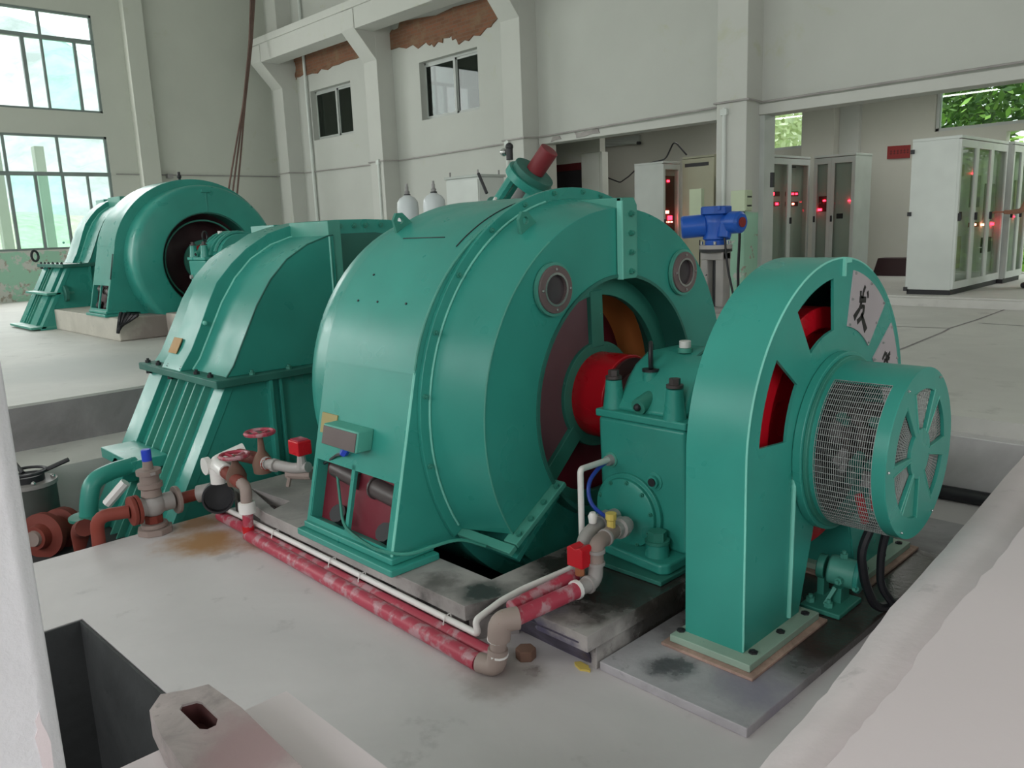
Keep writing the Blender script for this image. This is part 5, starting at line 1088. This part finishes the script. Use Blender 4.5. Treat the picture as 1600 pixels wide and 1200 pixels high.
# ------------------------------------------------------------------ person at the cabinets
def person():
    r = thing('person', (-2.80, 12.12, F), 'person in a navy shirt at the right edge reaching toward the cabinet doors', 'person')
    def skin(name, V, E, R, mat, sub=2, rad=None):
        me = bpy.data.meshes.new(name); me.from_pydata(V, E, []); o = bpy.data.objects.new(name, me); COL.objects.link(o); o.parent = r; ORG[o.name] = ORG[r.name]
        sk = o.modifiers.new('skin', 'SKIN'); sk.use_smooth_shade = True
        for i, v in enumerate(me.skin_vertices[0].data): v.radius = R[i] if isinstance(R[i], tuple) else (R[i], R[i]); v.use_root = (i == 0)
        sb = o.modifiers.new('sub', 'SUBSURF'); sb.levels = sub; sb.render_levels = sub; me.materials.append(mat); return o
    # facing -x; y is the side axis
    V = [(0, 0, .93), (0, 0, 1.12), (0, 0, 1.32), (-.005, 0, 1.46), (-.01, 0, 1.53), (-.02, 0, 1.60), (-.025, 0, 1.68), (-.015, 0, 1.745),
         (0, .17, 1.43), (-.02, .22, 1.18), (-.14, .20, .98), (-.18, .19, .90),
         (0, -.17, 1.43), (-.06, -.21, 1.20), (-.20, -.13, 1.02), (-.40, -.06, .985), (-.455, -.05, .985),
         (0, .09, .88), (-.01, .10, .48), (.03, .10, .09), (-.12, .11, .03), (0, -.09, .88), (-.02, -.10, .48), (.02, -.10, .09), (-.13, -.11, .03)]
    V[13] = (-.08, -.20, 1.22); V[14] = (-.20, -.14, 1.0 - .02); V[15] = (-.36, -.06, .97); V[16] = (-.43, -.05, .975)
    E = [(0, 1), (1, 2), (2, 3), (3, 4), (4, 5), (5, 6), (6, 7), (3, 8), (8, 9), (9, 10), (10, 11), (3, 12), (12, 13), (13, 14), (14, 15), (15, 16), (0, 17), (17, 18), (18, 19), (19, 20), (0, 21), (21, 22), (22, 23), (23, 24)]
    R = [(.13, .10), (.13, .10), (.14, .11), .09, .055, .065, .092, .06, .055, .042, .034, .03, .055, .042, .038, .03, .03, .085, .058, .042, .035, .085, .058, .042, .035]
    skin('body', V, E, R, SKIN)
    skin('shirt', [(0, 0, .84), (0, 0, 1.12), (0, 0, 1.32), (0, 0, 1.45), (0, .17, 1.43), (-.015, .21, 1.22), (0, -.17, 1.43), (-.07, -.20, 1.25)], [(0, 1), (1, 2), (2, 3), (3, 4), (4, 5), (3, 6), (6, 7)], [(.19, .15), (.175, .145), (.175, .14), .105, .075, .062, .075, .062], SHIRT)
    skin('trousers', [(0, 0, 1.0), (0, .09, .86), (-.01, .10, .48), (.03, .10, .10), (0, -.09, .86), (-.02, -.10, .48), (.02, -.10, .10)], [(0, 1), (1, 2), (2, 3), (0, 4), (4, 5), (5, 6)], [(.165, .135), .115, .078, .062, .115, .078, .062], TROUS)
    for y in (.105, -.105): skin('shoe', [(.04, y, .045), (-.06, y, .045), (-.16, y, .035)], [(0, 1), (1, 2)], [.048, .05, .036], DARK)
    skin('hair', [(.02, 0, 1.66), (.0, 0, 1.74)], [(0, 1)], [.09, .085], HAIR)
    oz = Vector((-2.80, 12.12, F))
    for y in (.032, -.032): MB().ball(oz + Vector((-.112, y, 1.672)), .010, 8).build('eye', DARK, r)
    MB().ball(oz + Vector((-.125, 0, 1.645)), .016, 8, (1, .8, 1.4)).build('nose', SKIN, r); MB().ball(oz + Vector((-.108, 0, 1.605)), .014, 8, (.5, 1.6, .5)).build('mouth', paint('lips', (.3, .1, .09)), r)
    for y in (.09, -.09): MB().ball(oz + Vector((-.02, y, 1.66)), .024, 8, (.8, .4, 1.2)).build('ear', SKIN, r)
    for (b, d, sd_) in ((Vector((-.43, -.05, .975)), Vector((-1, .05, .05)), 1), (Vector((-.18, .19, .90)), Vector((-.35, 0, -1)), -1)):
        d = d.normalized(); s_ = Vector((0, 1, 0)); u_ = d.cross(s_)
        for k, (o_, L_) in enumerate(((-.027, .075), (-.009, .085), (.009, .08), (.027, .062))):
            p = oz + b + s_ * o_; MB().tube([p, p + d * (.05 + L_ * .5), p + d * (.05 + L_) + u_ * .015 * sd_], [.012, .010, .007], 6).build('finger', SKIN, r)
        p = oz + b + s_ * .03; MB().tube([p, p + d * .03 + s_ * .025, p + d * .075 + s_ * .035], [.013, .011, .008], 6).build('thumb', SKIN, r)
    return r
person()
# ------------------------------------------------------------------ outside the windows
struct(MB().box(-70, 30, 14.9, 60, -.3, .2).build('floor', GRASS), 'grassy ground behind the building')
struct(MB().box(-90, -19.9, -60, 60, -.3, .2).build('floor', GRASS), 'grassy ground outside the left windows')
def tree(x, y, z0, h, rad, n, mats, label, leaf=.2, seed=1, squash=1.0):
    rnd = random.Random(seed); r = thing('tree', (x, y, z0), label, 'tree', 'trees outside the windows')
    MB().tube([(x, y, z0), (x + .1, y, z0 + h * .3), (x, y + .1, z0 + h * .6)], [.16, .12, .05], 8).build('trunk', RUST, r)
    cl = [(rnd.uniform(-1, 1) * rad * .7, rnd.uniform(-1, 1) * rad * .6, z0 + h * rnd.uniform(.15, .95)) for _ in range(26)]
    for mat, k in mats:
        m = MB()
        for _ in range(int(n * k * 2.2)):
            c = rnd.choice(cl); p = Vector((x + c[0], y + c[1], c[2])) + Vector((rnd.gauss(0, 1), rnd.gauss(0, 1), rnd.gauss(0, 1) * squash)) * rad * .22
            a = Vector((rnd.gauss(0, 1), rnd.gauss(0, 1), rnd.gauss(0, .7))).normalized(); b = a.orthogonal().normalized(); s = leaf * rnd.uniform(.35, .8)
            m.add([p - a * s, p - b * s * .45, p + a * s, p + b * s * .45], [(0, 1, 2, 3)])
        tag(m.build('foliage', mat, r, recalc=False), kind='stuff')
    return r
tree(-6.4, 21.5, 0, 6.5, 2.6, 2600, [(LEAF1, 1.0), (LEAF2, .25)], 'dark green tree behind the long window strip, the left one', .22, 2)
tree(-2.6, 20.0, 0, 6.5, 2.8, 2600, [(LEAF1, .8), (LEAF2, .35)], 'dark green tree behind the long window strip, the middle one', .22, 3)
tree(1.6, 21.0, 0, 6.0, 2.8, 2000, [(LEAF1, .8), (LEAF2, .5)], 'green tree behind the long window strip, the right one', .22, 4)
tree(-3.4, 17.6, 0, 2.6, 1.7, 2600, [(LEAF2, 1.0)], 'bright green bush outside the control room doorway', .16, 5, .8)
tree(-1.4, 17.9, 0, 2.4, 1.7, 1800, [(LEAF2, 1.0)], 'bright green bush farther right outside the doorway', .16, 6, .8)
tree(-11.0, 19.5, 0, 6.0, 2.6, 4200, [(LEAF3, 1.0)], 'yellow green tree filling the small bright window', .2, 7)
vs = []; fs = []
for i in range(14):
    for j in range(30):
        x = -24.5 - i * 1.4; y = -12 + j * 1.2; vs.append((x, y, .15 + 2.6 * min(1, i / 9) ** 1.3 + .12 * math.sin(i * 1.9 + j * 1.1) + .3 * math.sin(j * .5) * min(1, i / 6)))
for i in range(13):
    for j in range(29): fs.append((i * 30 + j, i * 30 + j + 1, (i + 1) * 30 + j + 1, (i + 1) * 30 + j))
struct(MB().add(vs, fs).build('grass_bank', GRASS, ang=80, recalc=False), 'bright grassy bank outside the lower left window')
# hillside with rolling outline
vs = []; fs = []; NX_, NY_ = 24, 60
for i in range(NX_):
    for j in range(NY_):
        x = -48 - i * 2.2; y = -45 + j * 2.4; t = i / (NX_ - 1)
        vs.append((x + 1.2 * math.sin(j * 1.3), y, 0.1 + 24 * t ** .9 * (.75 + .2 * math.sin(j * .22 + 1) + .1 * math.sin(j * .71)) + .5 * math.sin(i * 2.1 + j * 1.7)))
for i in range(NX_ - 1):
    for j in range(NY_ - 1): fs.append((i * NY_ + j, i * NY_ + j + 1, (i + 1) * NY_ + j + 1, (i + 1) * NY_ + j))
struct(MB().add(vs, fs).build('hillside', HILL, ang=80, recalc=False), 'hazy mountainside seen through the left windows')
for k, (x, y) in enumerate(((-23, 4.35), (-23, 5.15), (-23, 6.1))):
    p = MB().box(x - .14, x + .14, y - .11, y + .11, .2, 4.0).build('garden_post', WALLB, bevel=.01)
    tag(p, 'white concrete post outside the lower left window, ' + ('leftmost of the three', 'middle of the three', 'rightmost of the three')[k], 'post', 'white posts outside')
